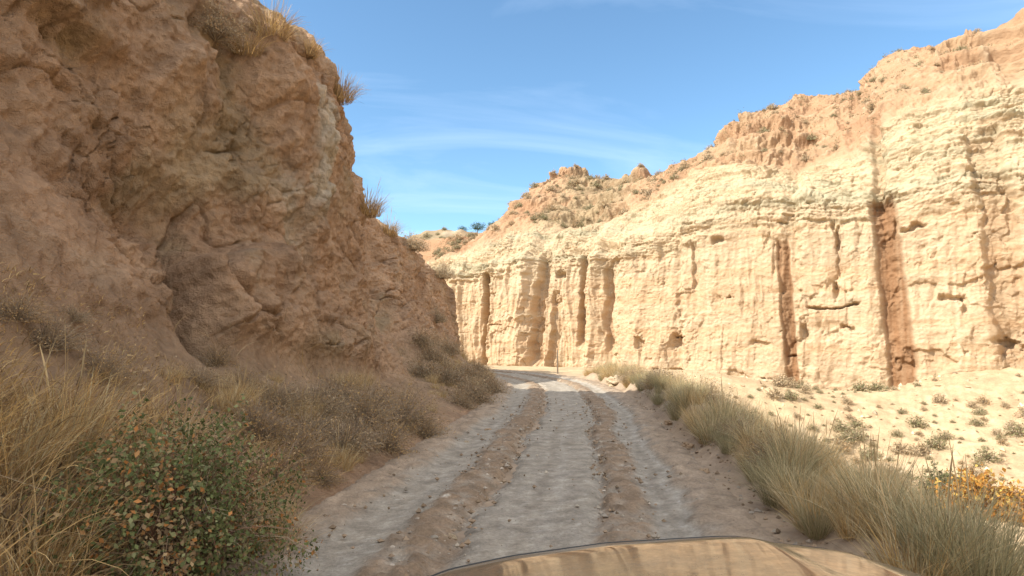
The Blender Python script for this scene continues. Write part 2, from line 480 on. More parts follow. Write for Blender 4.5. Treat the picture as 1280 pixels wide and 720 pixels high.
# ------------------------------------------------------------------ near clay cliff on the left
ST = {  # station y: foot of bank, bank top, face low, face mid, crest, plateau, back
    -45: [(-7, 1.8), (-8.5, 5), (-9, 9), (-10.5, 13), (-15, 14.5), (-60, 15)],
    -8: [(-5.8, 1.9), (-7.3, 4.8), (-7.8, 9), (-9, 12.6), (-14, 14), (-60, 15)],
    0: [(-4.7, 1.8), (-6.4, 4.5), (-6.9, 8.5), (-8, 11.8), (-13, 13.2), (-60, 15)],
    5: [(-4.3, 1.75), (-6.3, 4.1), (-6.9, 8.2), (-7.9, 11.2), (-12, 12.8), (-60, 15)],
    9: [(-4.7, 1.5), (-5.8, 4.2), (-6.1, 7.3), (-7.1, 9.8), (-11, 11.8), (-60, 15)],
    12: [(-4.1, 1.1), (-4.75, 3.3), (-5.05, 6.3), (-6.2, 9.0), (-10, 11.2), (-60, 15)],
    15: [(-3.55, .85), (-4.25, 3.0), (-4.15, 6.3), (-4.3, 8.2), (-8.3, 10.4), (-60, 15)],
    18: [(-3.0, .6), (-4.1, 2.7), (-4.6, 5.2), (-4.9, 6.6), (-8, 8.4), (-60, 14)],
    19.8: [(-3.3, .6), (-5.0, 2.5), (-6.2, 4.6), (-6.8, 5.8), (-8.5, 8.2), (-60, 13)],
    22: [(-4.1, 1.0), (-6.9, 3.0), (-7.8, 5.0), (-8.4, 6.5), (-9, 7.8), (-60, 12)],
    25: [(-3.0, 1.4), (-4.8, 3.1), (-5.5, 5.0), (-6.1, 6.9), (-8.4, 7.9), (-60, 12)],
    27: [(-2.7, 1.5), (-4.1, 3.2), (-4.8, 5.0), (-5.4, 6.5), (-7.7, 7.4), (-60, 11)],
    32: [(-2.8, 1.3), (-3.7, 3.0), (-4.1, 4.7), (-4.6, 5.7), (-7.3, 6.4), (-60, 10)],
    36: [(-3.1, 1.1), (-3.1, 2.6), (-3.15, 4.2), (-3.7, 5.3), (-6.5, 6.2), (-60, 9)],
    39: [(-6.2, .8), (-6.7, 2.0), (-7.2, 3.0), (-8.2, 4.0), (-11, 4.6), (-60, 8)],
    43: [(-13, .6), (-14, 1.8), (-14.5, 2.8), (-16, 3.6), (-20, 4.2), (-60, 7)],
    46: [(-22, .2), (-23, .8), (-24, 1.5), (-26, 2), (-30, 2.4), (-60, 5)],
}
sy = np.array(sorted(ST)); SP = np.array([ST[k] for k in sorted(ST)], float)
toe0 = np.where(sy < 31, cx(np.minimum(sy, 31)) - 1.78, np.interp(sy, [31, 32, 36, 39, 43, 46], [-.7, -1.5, -2.9, -5.0, -12.2, -21]))
PTS = np.concatenate([np.stack([toe0, np.full(len(sy), -.14)], 1)[:, None], np.stack([toe0 - .35, np.full(len(sy), .06)], 1)[:, None], SP], 1)
ly = np.concatenate([np.linspace(-45, 0, 60, endpoint=False), np.linspace(0, 5, 90, endpoint=False), np.linspace(5, 22, 620, endpoint=False),
                     np.linspace(22, 38, 300, endpoint=False), np.linspace(38, 46, 50)])
segs = [14, 120, 150, 150, 110, 70, 16]
ju = np.concatenate([[k + i / n for i in range(n)] for k, n in enumerate(segs)] + [[len(segs)]])
LXZ = np.empty((len(ly), len(ju), 2))
col_y = np.empty((len(ly), PTS.shape[1], 2))
for j in range(PTS.shape[1]):
    for c in (0, 1):
        col_y[:, j, c] = np.interp(ly, sy, PTS[:, j, c])
def smooth_axis(a, k, ax, coords=None):
    pad = [(0, 0)] * a.ndim; pad[ax] = (k, k)
    e = np.pad(a, pad, mode='edge'); cs = np.cumsum(e, axis=ax)
    hi = np.take(cs, np.arange(2 * k, e.shape[ax]), axis=ax)
    lo = np.concatenate([np.zeros_like(np.take(cs, [0], axis=ax)), np.take(cs, np.arange(0, e.shape[ax] - 2 * k - 1), axis=ax)], axis=ax)
    return (hi - lo) / (2 * k + 1)
for c in (0, 1):
    a = np.apply_along_axis(lambda r: np.interp(ju, np.arange(PTS.shape[1]), r), 1, col_y[:, :, c])
    for _ in range(2):
        a = smooth_axis(a, 16, 1); a = smooth_axis(a, 10, 0)
    LXZ[:, :, c] = a
LX, LZ = LXZ[..., 0], LXZ[..., 1]; LY = np.broadcast_to(ly[:, None], LX.shape).copy()
P = np.stack([LX, LY, LZ], -1)
def normals(P):
    du = np.gradient(P, axis=0); dv = np.gradient(P, axis=1)
    n = np.cross(du, dv); n /= np.linalg.norm(n, axis=-1)[..., None] + 1e-9
    return n
LN = normals(P)
if LN[len(ly) // 2, len(ju) // 2, 0] < 0:
    LN = -LN
JU = np.broadcast_to(ju, LX.shape)
face = sst(1.75, 2.3, JU) * sst(6.6, 5.6, JU)              # rocky part of the profile
bank = sst(.95, 1.3, JU) * (1 - sst(1.75, 2.3, JU))
wx = LX + .5 * perlin(LX * .5, LY * .5, LZ * .5); wz = LZ + .5 * perlin(LX * .5 + 9, LY * .5, LZ * .5)
f1 = fbm(wx * .33, LY * .33, wz * .33, 3)
f2 = fbm(wx * .95, LY * .95, wz * .7, 4, ridged=True)
f3 = fbm(LX * 3.1, LY * 3.1, LZ * 2.6, 4)
f4 = fbm(LX * 9, LY * 9, LZ * 8, 3)
rill = fbm(wx * 2.6, LY * 2.6, wz * .35, 3, ridged=True)
ve, vr = voronoi(LY * .75 + .5 * perlin(LX, LY, LZ), LZ * .62 + .4 * perlin(LX + 4, LY, LZ), 5)
# the smooth fan of slumped earth at the near end, sloping down towards the recess
fan = sst(.25, -.6, (LZ - (1.5 + (9.6 - LY) * .95)) ) * sst(9.8, 9.0, LY) * sst(2.0, 6, LY)
rock = face * (1 - .75 * fan)
h = rock * (.42 * f1 + .26 * (f2 - .1) + .15 * (vr - .5) * sst(.0, .14, ve) - .10 * sst(.10, .0, ve) * sst(-.1, .3, f1 + .4 * f3))
ve2, vr2 = voronoi(LY * 2.3 + .2 * f3, LZ * 2.1 + .5 * perlin(LX * 2, LY * 2, LZ * 2), 6)
blk = sst(-.05, .3, perlin(LX * .5, LY * .5, LZ * .5 + 17))
blk2 = .35 + .65 * sst(-.2, .3, perlin(LX * .6 + 5, LY * .6, LZ * .6))
h += rock * blk * (.13 * (vr2 - .5) * sst(0, .10, ve2) - .07 * sst(.08, 0, ve2))
h += rock * (.12 * f3 + .075 * f4 + .09 * (rill - .2) * sst(-.2, .3, perlin(LX * .4, LY * .4, LZ * .4 + 5)))
fu, fv = LY + .35 * perlin(LX * 1.2, LY * 1.2, LZ * 1.2 + 3) + .02 * f4, LZ + .35 * perlin(LX * 1.2, LY * 1.2, LZ * 1.2 + 23) + .05 * f3
h += rock * (.17 * facets(fu * .8, fv * .65, 3) + .07 * facets(fu * 2.1, fv * 1.7, 13) * blk2 + .03 * facets(fu * 5.2, fv * 4.4, 23) * (1.2 - blk2))
h += fan * face * (.06 * facets(fu * 3.2, fv * 3, 33) + .05 * f3 + .04 * f4 + .18)
h += bank * (.14 * f1 + .07 * f3 + .025 * f4)
# terraces: thin ledges where harder layers stand out
lay = LZ * 1.5 + .9 * perlin(LX * .3, LY * .3, LZ * .2) + .25 * f3
h += rock * .07 * (np.abs((lay % 1) - .5) * 2 - .5) * sst(.0, .35, perlin(LX * .3 + 3, LY * .3, LZ * .5))
# recess with a roof, and the standing mass of earth right of it
nook = sst(.40, .28, np.abs(LY - 9.3 - .18 * (LZ - 2.4) + .12 * f3)) * sst(1.2, 1.6, LZ) * sst(3.3, 3.0, LZ + .15 * f3)
h -= .3 * nook
h -= .75 * gau(LY, 10.0, 1.2) * sst(2.9, 3.2, LZ + .12 * f3) * sst(4.9, 3.4, LZ)
roof = sst(8.7, 9.4, LY) * sst(12.4, 11.2, LY)
top = 2.75 + .55 * gau(LY, 11.6, 1.0) - .30 * np.clip(LY - 12, 0, 6) + .12 * f3
h += .45 * sst(top + .12, top - .05, LZ) * sst(9.6, 9.8, LY + .2 * f3) * sst(17.5, 14.5, LY) * face
# boulder-like knobs and the hanging ledge near the top
for (ky, kz, kr, kh) in ((12.6, 7.0, .75, .55), (11.0, 7.7, .6, .35), (13.9, 6.6, .7, .45), (10.0, 6.4, .6, .3), (13.2, 5.2, .9, .3)):
    h += kh * np.exp(-(((LY - ky) / kr) ** 2 + ((LZ - kz) / (kr * 1.15)) ** 2) ** 1.5) * (1 + .4 * f3)
h += .45 * sst(5.55, 5.85, LZ + .15 * f3) * sst(7.3, 6.2, LZ) * sst(9.6, 8.8, LY) * sst(5, 6.5, LY)
h -= .35 * gau(LY, 11.6, .35) * sst(4.6, 5.4, LZ) * sst(7.8, 6.8, LZ)
h = smooth_axis(smooth_axis(h, 1, 0), 2, 1) + rock * .05 * f4 + face * .022 * fbm(LX * 21, LY * 21, LZ * 19, 2) - rock * .10 * sst(.05, .0, ve2) * blk - rock * .16 * sst(.045, .0, ve) * sst(-.1, .25, f1 + .3 * f3)
h -= 1.15 * nook * face
h = h * sst(47, 44, LY)
P = P + LN * h[..., None]
LN2 = normals(P); LN2 = LN2 * np.sign((LN2 * LN).sum(-1))[..., None]
LX, LY, LZ = P[..., 0], P[..., 1], P[..., 2]
g1 = fbm(LX * .28, LY * .28, LZ * .35 + 7, 4); g2 = fbm(LX * 1.2, LY * 1.2, LZ * 1.0 + 3, 4)
lcol = mixc((.55, .375, .245), (.465, .30, .19), np.clip(.5 + 1.2 * g1, 0, 1))
lcol = mixc(lcol, (.58, .43, .295), np.clip(g2 * 1.3 - .1, 0, .7))
lcol = mixc(lcol, (.39, .25, .15), np.clip(-g2 * 1.2 - .25, 0, .6) * rock)
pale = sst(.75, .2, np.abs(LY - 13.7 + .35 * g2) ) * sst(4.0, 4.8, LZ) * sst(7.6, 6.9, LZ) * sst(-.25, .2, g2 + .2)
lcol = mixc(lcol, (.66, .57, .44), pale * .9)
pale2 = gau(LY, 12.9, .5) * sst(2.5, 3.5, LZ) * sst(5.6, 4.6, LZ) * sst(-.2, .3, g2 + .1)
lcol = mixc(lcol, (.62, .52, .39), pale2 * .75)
olive = sst(.1, .5, fbm(LX * .5 + 20, LY * .5, LZ * .4, 3) + .25 * gau(LY, 10.5, 1.5) * gau(LZ, 5.5, 1.5)) * rock
lcol = mixc(lcol, (.43, .335, .21), olive * .7)
lcol = mixc(lcol, (.40, .285, .185), np.clip(bank + .0, 0, 1) * .8)
topm = sst(4.9, 5.3, JU)
lcol = mixc(lcol, (.36, .26, .165), topm * .8)
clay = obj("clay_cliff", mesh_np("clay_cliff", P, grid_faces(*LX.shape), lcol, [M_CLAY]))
tag(clay, "shaded reddish clay cliff rising over the dirt road", kind="structure")
LP, LNORM, LJU = P, LN2, JU

# ------------------------------------------------------------------ sunlit sandstone cliff
# photo column -> (cliff-wall top row, ledge band top row, skyline row, setback of ledge top, setback of the skyline)
RCOL = [(520, 350, 335, 300, 3, 8), (570, 345, 322, 300, 3, 7), (610, 335, 305, 292, 3, 9), (640, 325, 295, 266, 3, 12), (690, 318, 290, 214, 3, 15), (725, 318, 290, 214, 3, 16),
        (760, 315, 285, 232, 3.5, 15), (800, 300, 262, 221, 4, 13), (840, 290, 240, 212, 4.5, 10), (870, 275, 222, 200, 4.5, 9), (905, 260, 218, 172, 4, 13), (940, 245, 212, 143, 3.5, 15),
        (1010, 250, 222, 124, 4, 17), (1085, 255, 190, 116, 4, 18), (1125, 235, 155, 74, 4, 18), (1200, 222, 128, 55, 4, 18),
        (1250, 220, 120, 42, 4, 18), (1290, 215, 112, 30, 4.5, 18), (1400, 190, 90, -40, 4.5, 18), (1600, 150, 40, -120, 5, 18)]
def s_back(px, d):
    """Arc length where a point set back by d from the base is seen in a photo column; and its forward distance"""
    Q = CLIFF + CBACK * d
    r = Q[:, 0] / np.maximum(Q[:, 1], 1); m = CLIFF[:, 1] > 5
    s = float(np.interp((px - 640) / FPX, r[m], CS[m])); return s, Q[min(int(s * 10), len(Q) - 1), 1]
ST_T, ST_B, ST_S = [], [], []
for px, rowt, rowb, rows, d_b, d_s in RCOL:
    for lst, row, d in ((ST_T, rowt, .8), (ST_B, rowb, d_b), (ST_S, rows, d_s)):
        s, Y = s_back(px, d); lst.append((s, at(px, row, Y)[2], d))
    # the pitched camera shifts columns a little with height: accepted
def prof(lst, c, cs):
    a = np.array(sorted(lst)); return np.interp(cs, a[:, 0], a[:, c])
s_lo, s_hi = s_of_px(500), s_of_px(1330)
cs = np.concatenate([np.linspace(0, s_lo, 70, endpoint=False), np.linspace(s_lo, s_hi, 980, endpoint=False), np.linspace(s_hi, CS[-1], 110)])
segs2 = [20, 230, 150, 190, 40, 10]
ju2 = np.concatenate([[k + i / n for i in range(n)] for k, n in enumerate(segs2)] + [[len(segs2)]])
kk = cs / .1
bx = np.interp(kk, np.arange(len(CLIFF)), CLIFF[:, 0]); by = np.interp(kk, np.arange(len(CLIFF)), CLIFF[:, 1])
nx = smooth_axis(np.interp(kk, np.arange(len(CLIFF)), CBACK[:, 0]), 25, 0); ny = smooth_axis(np.interp(kk, np.arange(len(CLIFF)), CBACK[:, 1]), 25, 0)
q = lambda lst, c: smooth_axis(prof(lst, c, cs), 4, 0)
zt, zb2, zs, db, ds = q(ST_T, 1), q(ST_B, 1), q(ST_S, 1), q(ST_B, 2), q(ST_S, 2)
zs = np.maximum(zs, zb2 + .4)
zbase = base_z(cs)
ctrl = np.stack([np.stack([np.full_like(cs, -.5), zbase - 2.0], -1), np.stack([np.full_like(cs, 0.0), zbase], -1), np.stack([np.full_like(cs, .8), zt], -1),
                 np.stack([db, zb2], -1), np.stack([ds, zs], -1), np.stack([ds + 7, zs - .6], -1), np.stack([ds + 45, zs - 2.0], -1)], 1)
DZ = np.stack([np.apply_along_axis(lambda r: np.interp(ju2, np.arange(7), r), 1, ctrl[:, :, c]) for c in (0, 1)], -1)
for _ in range(2):
    DZ = smooth_axis(DZ, 5, 1)
Dp, RZ2 = DZ[..., 0], DZ[..., 1]
J2 = np.broadcast_to(ju2, Dp.shape); S2 = np.broadcast_to(cs[:, None], Dp.shape)
X2 = bx[:, None] + nx[:, None] * Dp; Y2 = by[:, None] + ny[:, None] * Dp
wall = sst(.9, 1.05, J2) * sst(2.1, 1.85, J2)
ledge = sst(1.75, 2.05, J2) * sst(3.15, 2.9, J2)
slope = sst(2.85, 3.2, J2)
leftish = sst(s_of_px(800), s_of_px(690), S2)
a1 = perlin(S2 * .11, RZ2 * .05, 2.2); a2 = fbm(S2 * .3, RZ2 * .10, 5.5, 3)
# fluting of the wall, ledges of the harder top beds, blocks, cracks and notches
flute = fbm(S2 * .55 + .6 * perlin(S2 * .2, RZ2 * .25, 1), RZ2 * .06, 1.5, 3, ridged=True)
hh = np.zeros_like(Dp)
zl = RZ2 + .35 * perlin(S2 * .12, RZ2 * .1, 3) + .14 * perlin(S2 * .9, RZ2 * .5, 4)
d3 = fbm(S2 * 1.3, RZ2 * 1.6, 4.4, 5); d4 = fbm(S2 * 4.5, RZ2 * 5.0, 6.4, 3)
hh += (wall + ledge) * (1.0 * a1 + .6 * a2)
fm = sst(-.1, .4, perlin(S2 * .17, RZ2 * .12, 41))
hh += (wall + .6 * ledge) * (.10 + .55 * leftish + .15 * fm) * (flute - .3)
flu2 = fbm(S2 * 2.1 + .5 * perlin(S2 * .6, RZ2 * .5, 2), RZ2 * .22, 3.5, 3, ridged=True)
hh += wall * (.06 + .10 * leftish + .10 * fm * sst(.1, .4, perlin(S2 * .2, RZ2 * .15, 9))) * (flu2 - .2)
bed = fbm(.3 + S2 * .16, S2 * .03, zl * 1.5, 4)
bed_s = np.tanh(bed * 5.0)
lm = .45 + .55 * sst(-.3, .25, perlin(S2 * .35, zl * .5, 52))
hh += ledge * (.30 * bed_s * lm) + wall * .025 * bed_s
def spall(su, sv, seed, thr, depth, mask, wp=.35):
    """Irregular blocks broken out of the wall: cells whose random number passes thr are set back"""
    global hh
    e, r = voronoi(su + wp * fbm(S2 * .9, RZ2 * .9, seed, 3), sv + wp * fbm(S2 * .9, RZ2 * .9, seed + 7.7, 3), seed)
    hh = hh - mask * depth * np.where(r > thr, sst(.0, .07, e) * (.4 + .6 * (r - thr) / (1 - thr)), 0) - mask * .25 * depth * sst(.035, 0, e)
mk = sst(-.25, .2, fbm(S2 * .18, RZ2 * .2, 12.0, 3))
spall(S2 * .36, RZ2 * .52, 4, .72, .34, wall * mk, .55)
spall(S2 * .95, RZ2 * .80, 14, .74, .20, wall * sst(-.1, .3, fbm(S2 * .3, RZ2 * .3, 22.0, 3)), .5)
spall(S2 * 2.2, RZ2 * 1.7, 24, .80, .14, wall * sst(.0, .3, fbm(S2 * .4, RZ2 * .4, 32.0, 3)), .5)
e1, r1 = voronoi(S2 * .62 + .45 * fbm(S2, RZ2, 1, 3), zl * 1.75, 2)
hh += ledge * lm * (.22 * (r1 - .5) - .16 * sst(.08, 0, e1))
e1b, r1b = voronoi(S2 * 1.7 + .4 * fbm(S2 * 2, RZ2, 1, 2), zl * 3.4, 8)
hh += ledge * lm * (.20 * (r1b - .5) - .08 * sst(.12, 0, e1b))
notch = sst(.42, .62, fbm(S2 * .55, RZ2 * 1.7, 21.0, 4) * .9 + .25 * perlin(S2 * .15, RZ2 * .2, 2) + .18 * d4)
hh -= wall * .5 * notch
hh += wall * (.11 * facets(S2 * .85 + .3 * a2, RZ2 * .36 + .3 * d3, 43) + .06 * facets(S2 * 2.0 + .2 * d3, RZ2 * .9 + .3 * d3, 53)) * (.35 + .65 * mk) + ledge * .10 * facets(S2 * 1.4, zl * 2.4, 63)
hh += wall * (.085 * d3 + .05 * d4) + ledge * (.20 * d3 + .09 * d4)
# talus-covered upper slopes: ribs and gullies running down, rubble
rib = fbm(S2 * .22 + .4 * perlin(S2 * .1, Dp * .1, 3), Dp * .05, 7.5, 4, ridged=True)
rub = fbm(S2 * 1.1, Dp * 1.1, RZ2 * 1.1, 5)
hh += slope * (.95 * (rib - .35) + .52 * rub + .12 * d4)
lz2 = zl * .42 + .3 * rub
hh += slope * .60 * np.tanh(4 * (np.abs((lz2 % 1) - .5) * 2 - .62)) * sst(-.2, .25, perlin(S2 * .12, RZ2 * .2, 31))
for pa, pb, amp in ((1118, 1248, .28), (1000, 1098, .5), (850, 985, .4), (612, 662, .7), (735, 752, .4), (770, 842, .35)):
    sa, sb = s_of_px(pa), s_of_px(pb)
    hh += amp * (wall + ledge) * sst(sa - .35, sa + .35, S2 + .5 * d3 + .5 * a2) * sst(sb + .6, sb - .6, S2 + .5 * d3 + .6 * a2)
stain = np.zeros_like(Dp)
def gully(px, row0, row1, w, dep, lean=0.0, col=.0, skew=0.0):
    """A groove down the wall, placed from its photo column and rows"""
    global hh, stain
    s = s_of_px(px); k = int(s * 10); z0 = at(px, row0, CLIFF[k][1])[2]; z1 = at(px, row1, CLIFF[k][1])[2]
    rag = 0.45 + 1.2 * (1 - min(1, col * 1.3))
    c = s + lean * (RZ2 - z1) + rag * (.25 * perlin(RZ2 * .45, px, .3) + .13 * perlin(RZ2 * 1.4, px, .9) + .10 * d3)
    ww = w * (1 + rag * .45 * fbm(RZ2 * .7, px, 5.0, 3))
    vert = sst(z0 + .9, z0 - .4, RZ2 + rag * .8 * d3) * sst(z1 - 1.2, z1 - .2, RZ2)
    m = sst(1.0, .60, np.abs(S2 - c) / np.maximum(ww, .1)) * vert
    hh = hh - dep * m * (1 + .3 * skew * np.sign(S2 - c))
    stain = np.maximum(stain, m * col)
gully(1127, 248, 484, .92, .40, -.062, 1.0)
gully(990, 304, 500, .50, .32, -.05, 1.0)
gully(973, 305, 330, .35, .25, 0, .3)
gully(605, 345, 445, .42, 1.3, 0, .2)
gully(672, 312, 445, .75, .95, .05, .2)
gully(690, 375, 462, .6, .7, .08, .1)
gully(727, 320, 420, .40, .9, 0, .3)
gully(760, 335, 425, .40, .6, .0, .2)
gully(1050, 275, 330, .16, .25, -.04, .2)
gully(1272, 160, 460, 1.1, .5, -.06, .25)
gully(1110, 120, 250, .4, .5, -.03, .2)
gully(870, 300, 350, .3, .3, 0, .1)
def notchat(px, row, w, hgt, dep):
    global hh
    s = s_of_px(px); z0 = at(px, row, CLIFF[int(s * 10)][1])[2]
    wob_ = .35 * w * fbm(S2 * 1.1, RZ2 * 1.1, row, 3)
    hh = hh - dep * sst(1, .5, np.abs(S2 - s + wob_ + .25 * d3) / w) * sst(1, .3, np.abs(RZ2 - z0 + .45 * d3 + .25 * (S2 - s) * np.sin(row)) / (hgt * (1 + .8 * d4)))
for a in ((1030, 386, 1.2, .16, .6), (1062, 382, .9, .14, .6), (1148, 282, .9, .22, .6), (1190, 372, .7, .3, .5), (1262, 428, 1.1, .28, .7), (1050, 298, .2, 1.1, .4),
          (1045, 362, .18, .9, .4), (1207, 380, .2, 1.0, .4), (1005, 415, .25, .8, .5), (1058, 410, .5, .2, .4), (900, 300, .6, .3, .4), (950, 430, .9, .2, .35), (845, 425, .5, .7, .5),
          (700, 345, .7, .5, .6), (800, 430, .4, .8, .5)):
    notchat(*a)
hh = hh * sst(0, .12, J2)
NX = np.broadcast_to(nx[:, None], Dp.shape); NY = np.broadcast_to(ny[:, None], Dp.shape)
P2 = np.stack([X2, Y2, RZ2], -1)
N2 = normals(P2); sg = np.sign(-(N2[..., 0] * NX + N2[..., 1] * NY) + .8 * N2[..., 2] * np.sign(N2[..., 2]) * 0)
sg = np.where(-(N2[..., 0] * NX + N2[..., 1] * NY) + .6 * N2[..., 2] > 0, 1.0, -1.0)
N2 = N2 * sg[..., None]
P2 = P2 + N2 * hh[..., None]
X2, Y2, RZ2b = P2[..., 0], P2[..., 1], P2[..., 2]
c1 = fbm(S2 * .15, zl * .25, 2.0, 3); c2 = fbm(S2 * .9, zl * 1.4, 3.0, 4)
streak = fbm(S2 * 1.5, RZ2 * .06, 13.0, 4)
rcol = mixc((.48, .36, .235), (.455, .31, .185), np.clip(.45 + 1.3 * fbm(0 * zl, S2 * .02, zl * .55, 3) + .3 * c1 + .8 * perlin(S2 * .05, 3.3, zl * 2.6) + .5 * perlin(S2 * .08, 7.3, zl * 6), 0, 1))
rcol = mixc(rcol, (.51, .415, .275), np.clip(c2 * .9, 0, .6))
rcol = mixc(rcol, (.45, .315, .19), wall * np.clip(streak * 2.2 - .35, 0, .45) * sst(-.2, .4, c1))
rcol = mixc(rcol, (.53, .44, .30), wall * np.clip(-streak * 1.8 - .3, 0, .4))
rcol = mixc(rcol, (.45, .365, .235), ledge * np.clip(.65 + .7 * c2, 0, 1) * .85)
scol = mixc((.37, .25, .15), (.335, .195, .112), np.clip(.5 + 1.3 * fbm(S2 * .12, Dp * .1, zl * .4, 4), 0, 1))
scol = mixc(scol, (.43, .335, .225), np.clip(rub * 1.6 - .25, 0, .8))
scol = mixc(scol, (.29, .225, .135), .65 * sst(s_back(690, 11)[0], s_back(712, 11)[0], S2 + .8 * rub) * sst(s_back(795, 9)[0], s_back(770, 9)[0], S2 + .8 * rub) * sst(.0, .3, rub + .35))
rcol = mixc(rcol, (.375, .335, .225), ledge * np.clip(1.6 * perlin(S2 * .06, zl * 1.7, 61.0) + .5 * c2, 0, .75))
rcol = mixc(rcol, scol, slope)
rcol = mixc(rcol, (.245, .135, .07), stain * np.clip(.9 + .5 * streak + .3 * fbm(S2 * 5, RZ2 * .3, 2, 2), 0, 1))
sand = obj("sandstone_cliff", mesh_np("sandstone_cliff", P2, grid_faces(*Dp.shape), rcol, [M_SAND]))
tag(sand, "tall sunlit cream sandstone cliff with ledges and brown water stains", kind="structure")

# ------------------------------------------------------------------ far hill seen in the gap
hx, hy = np.meshgrid(np.linspace(-75, 40, 240), np.linspace(84, 190, 130), indexing='ij')
ridge = np.interp(hx, [-75, -40, -19, -16, -12, -6, -1, 6, 40], [24, 24.5, 22.0, 22.6, 23.0, 22.8, 23.4, 23, 22])
hz = -1 + ridge * np.clip((hy - 86) / 30.0, 0, 1) ** .8 + sst(120, 190, hy) * -3
hz += 1.3 * (fbm(hx * .12, hy * .08, 3.0, 4, ridged=True) - .3) * sst(86, 96, hy) + .5 * fbm(hx * .4, hy * .4, 5.0, 4)
hn = fbm(hx * .1, hy * .1, hz * .3, 4)
hcol = mixc((.31, .225, .14), (.31, .195, .115), np.clip(.5 + 1.5 * hn, 0, 1))
hcol = mixc(hcol, (.27, .225, .14), np.clip(.4 + fbm(hx * .2, hy * .2, 9.0, 4), 0, .8))
hcol = mixc(hcol, (.44, .37, .27), np.clip(fbm(hx * .3, hy * .3, hz * .6, 3) * 1.6 - .2, 0, .6))
FH = np.stack([hx, hy, hz], -1)
tag(obj("hill", mesh_np("hill", FH, grid_faces(*hx.shape), hcol, [M_SAND])), "distant scrubby orange hill seen in the gap between the cliffs", kind="structure")

# ------------------------------------------------------------------ plant builders
def tint(n, cols, jitter=.18):
    cols = np.array(cols, np.float32)
    a = cols[rng.integers(0, len(cols), n)]
    return np.clip(a * (1 + jitter * rng.normal(size=(n, 1))), .01, .9)

def blade_paths(base, az, lean, length, droop, S=5):
    """Arching blades: lean grows along the length"""
    N = len(base); u = np.linspace(0, 1, S)
    ang = lean[:, None] + droop[:, None] * u ** 1.5
    step = (length / (S - 1))[:, None]
    hor = np.cumsum(np.sin(ang) * step, 1) - (np.sin(ang) * step)[:, :1]
    ver = np.cumsum(np.cos(ang) * step, 1) - (np.cos(ang) * step)[:, :1]
    p = np.empty((N, S, 3))
    p[..., 0] = base[:, None, 0] + np.cos(az)[:, None] * hor
    p[..., 1] = base[:, None, 1] + np.sin(az)[:, None] * hor
    p[..., 2] = base[:, None, 2] + ver
    return p

def tussock_mesh(name, n=420, rad=.16, hgt=.75, cols=None, wid=.006, stalks=10, spread=.75):
    a = rng.uniform(0, 2 * np.pi, n); r = rad * np.sqrt(rng.uniform(0, 1, n))
    base = np.stack([r * np.cos(a), r * np.sin(a), np.full(n, -.04)], 1)
    az = a + rng.normal(0, .7, n)
    lean = np.abs(rng.normal(0.12, .28, n)) + r / rad * .25
    L = hgt * rng.uniform(.55, 1.15, n)
    p = blade_paths(base, az, lean, L, rng.uniform(.1, 1.0, n) * spread, 6)
    p += rng.normal(0, .006, p.shape) * np.linspace(0, 1, 6)[None, :, None]
    w = wid * rng.uniform(.6, 1.3, n)[:, None] * np.array([1, 1, .9, .7, .45, .12])[None]
    side = np.stack([-np.sin(az) + rng.normal(0, .4, n), np.cos(az) + rng.normal(0, .4, n), rng.normal(0, .3, n)], 1)
    parts = [ribbons(p, w, tint(n, cols), side)]
    if stalks:
        a = rng.uniform(0, 2 * np.pi, stalks)
        base = np.stack([rad * .5 * np.cos(a), rad * .5 * np.sin(a), np.zeros(stalks)], 1)
        L = hgt * rng.uniform(1.05, 1.5, stalks)
        p = blade_paths(base, a, np.abs(rng.normal(.1, .15, stalks)), L, rng.uniform(0, .35, stalks), 6)
        w = np.array([.004, .004, .0035, .005, .011, .002])[None].repeat(stalks, 0)
        parts.append(ribbons(p, w, tint(stalks, [(.56, .43, .24), (.48, .36, .20)])))
    v, f, c = cat(parts)
    return mesh_np(name, v, f, c, [M_GRASS])

def scrub_mesh(name, rad=.35, hgt=.45, twigs=160, leafn=700, cols=None, twigc=None, leaf=.018, flat=1.0, tw=.006):
    """Rounded dry shrub: twigs fanning from the root, small leaves along their outer ends"""
    a = rng.uniform(0, 2 * np.pi, twigs); el = np.arccos(rng.uniform(.05, 1, twigs))
    d = np.stack([np.sin(el) * np.cos(a), np.sin(el) * np.sin(a), np.cos(el)], 1)
    L = rng.uniform(.6, 1.05, twigs)
    lump = 1 + .25 * perlin(d[:, 0] * 2.2 + rad * 37, d[:, 1] * 2.2, d[:, 2] * 2.2)
    tip = d * np.array([rad, rad, hgt]) * (L * lump)[:, None]
    S = 5; u = np.linspace(0, 1, S)[None, :, None]
    p = tip[:, None, :] * u + rng.normal(0, .05 * rad, (twigs, S, 3)) * u
    p[..., 2] += .12 * hgt * np.sin(u[..., 0] * np.pi) - .03
    w = tw * np.array([1.5, 1.1, .8, .6, .25])[None] * rng.uniform(.6, 1.4, (twigs, 1))
    parts = [ribbons(p, w, tint(twigs, twigc or [(.28, .22, .16), (.42, .34, .24)]))]
    if leafn:
        i = rng.integers(0, twigs, leafn); t = rng.uniform(.35, 1.03, leafn) ** .7
        c = p[i, 0] * (1 - t[:, None]) + p[i, -1] * t[:, None] + rng.normal(0, .06 * rad, (leafn, 3))
        c[:, 2] = np.maximum(c[:, 2], .01)
        parts.append(leaves(c, rng.normal(size=(leafn, 3)) + np.array([0, 0, .15]), leaf * rng.uniform(.5, 1.4, leafn), tint(leafn, cols), .5))
    v, f, c = cat(parts)
    return mesh_np(name, v, f, c, [M_GRASS])

def place(name, me, loc, label, cat_, group, scale=1.0, rz=None):
    """First use and every copy: one object per plant, mesh data shared"""
    o = obj(name, me, None, tuple(float(v) for v in loc), random.uniform(0, 6.28) if rz is None else rz, scale)
    return tag(o, label, cat_, group)

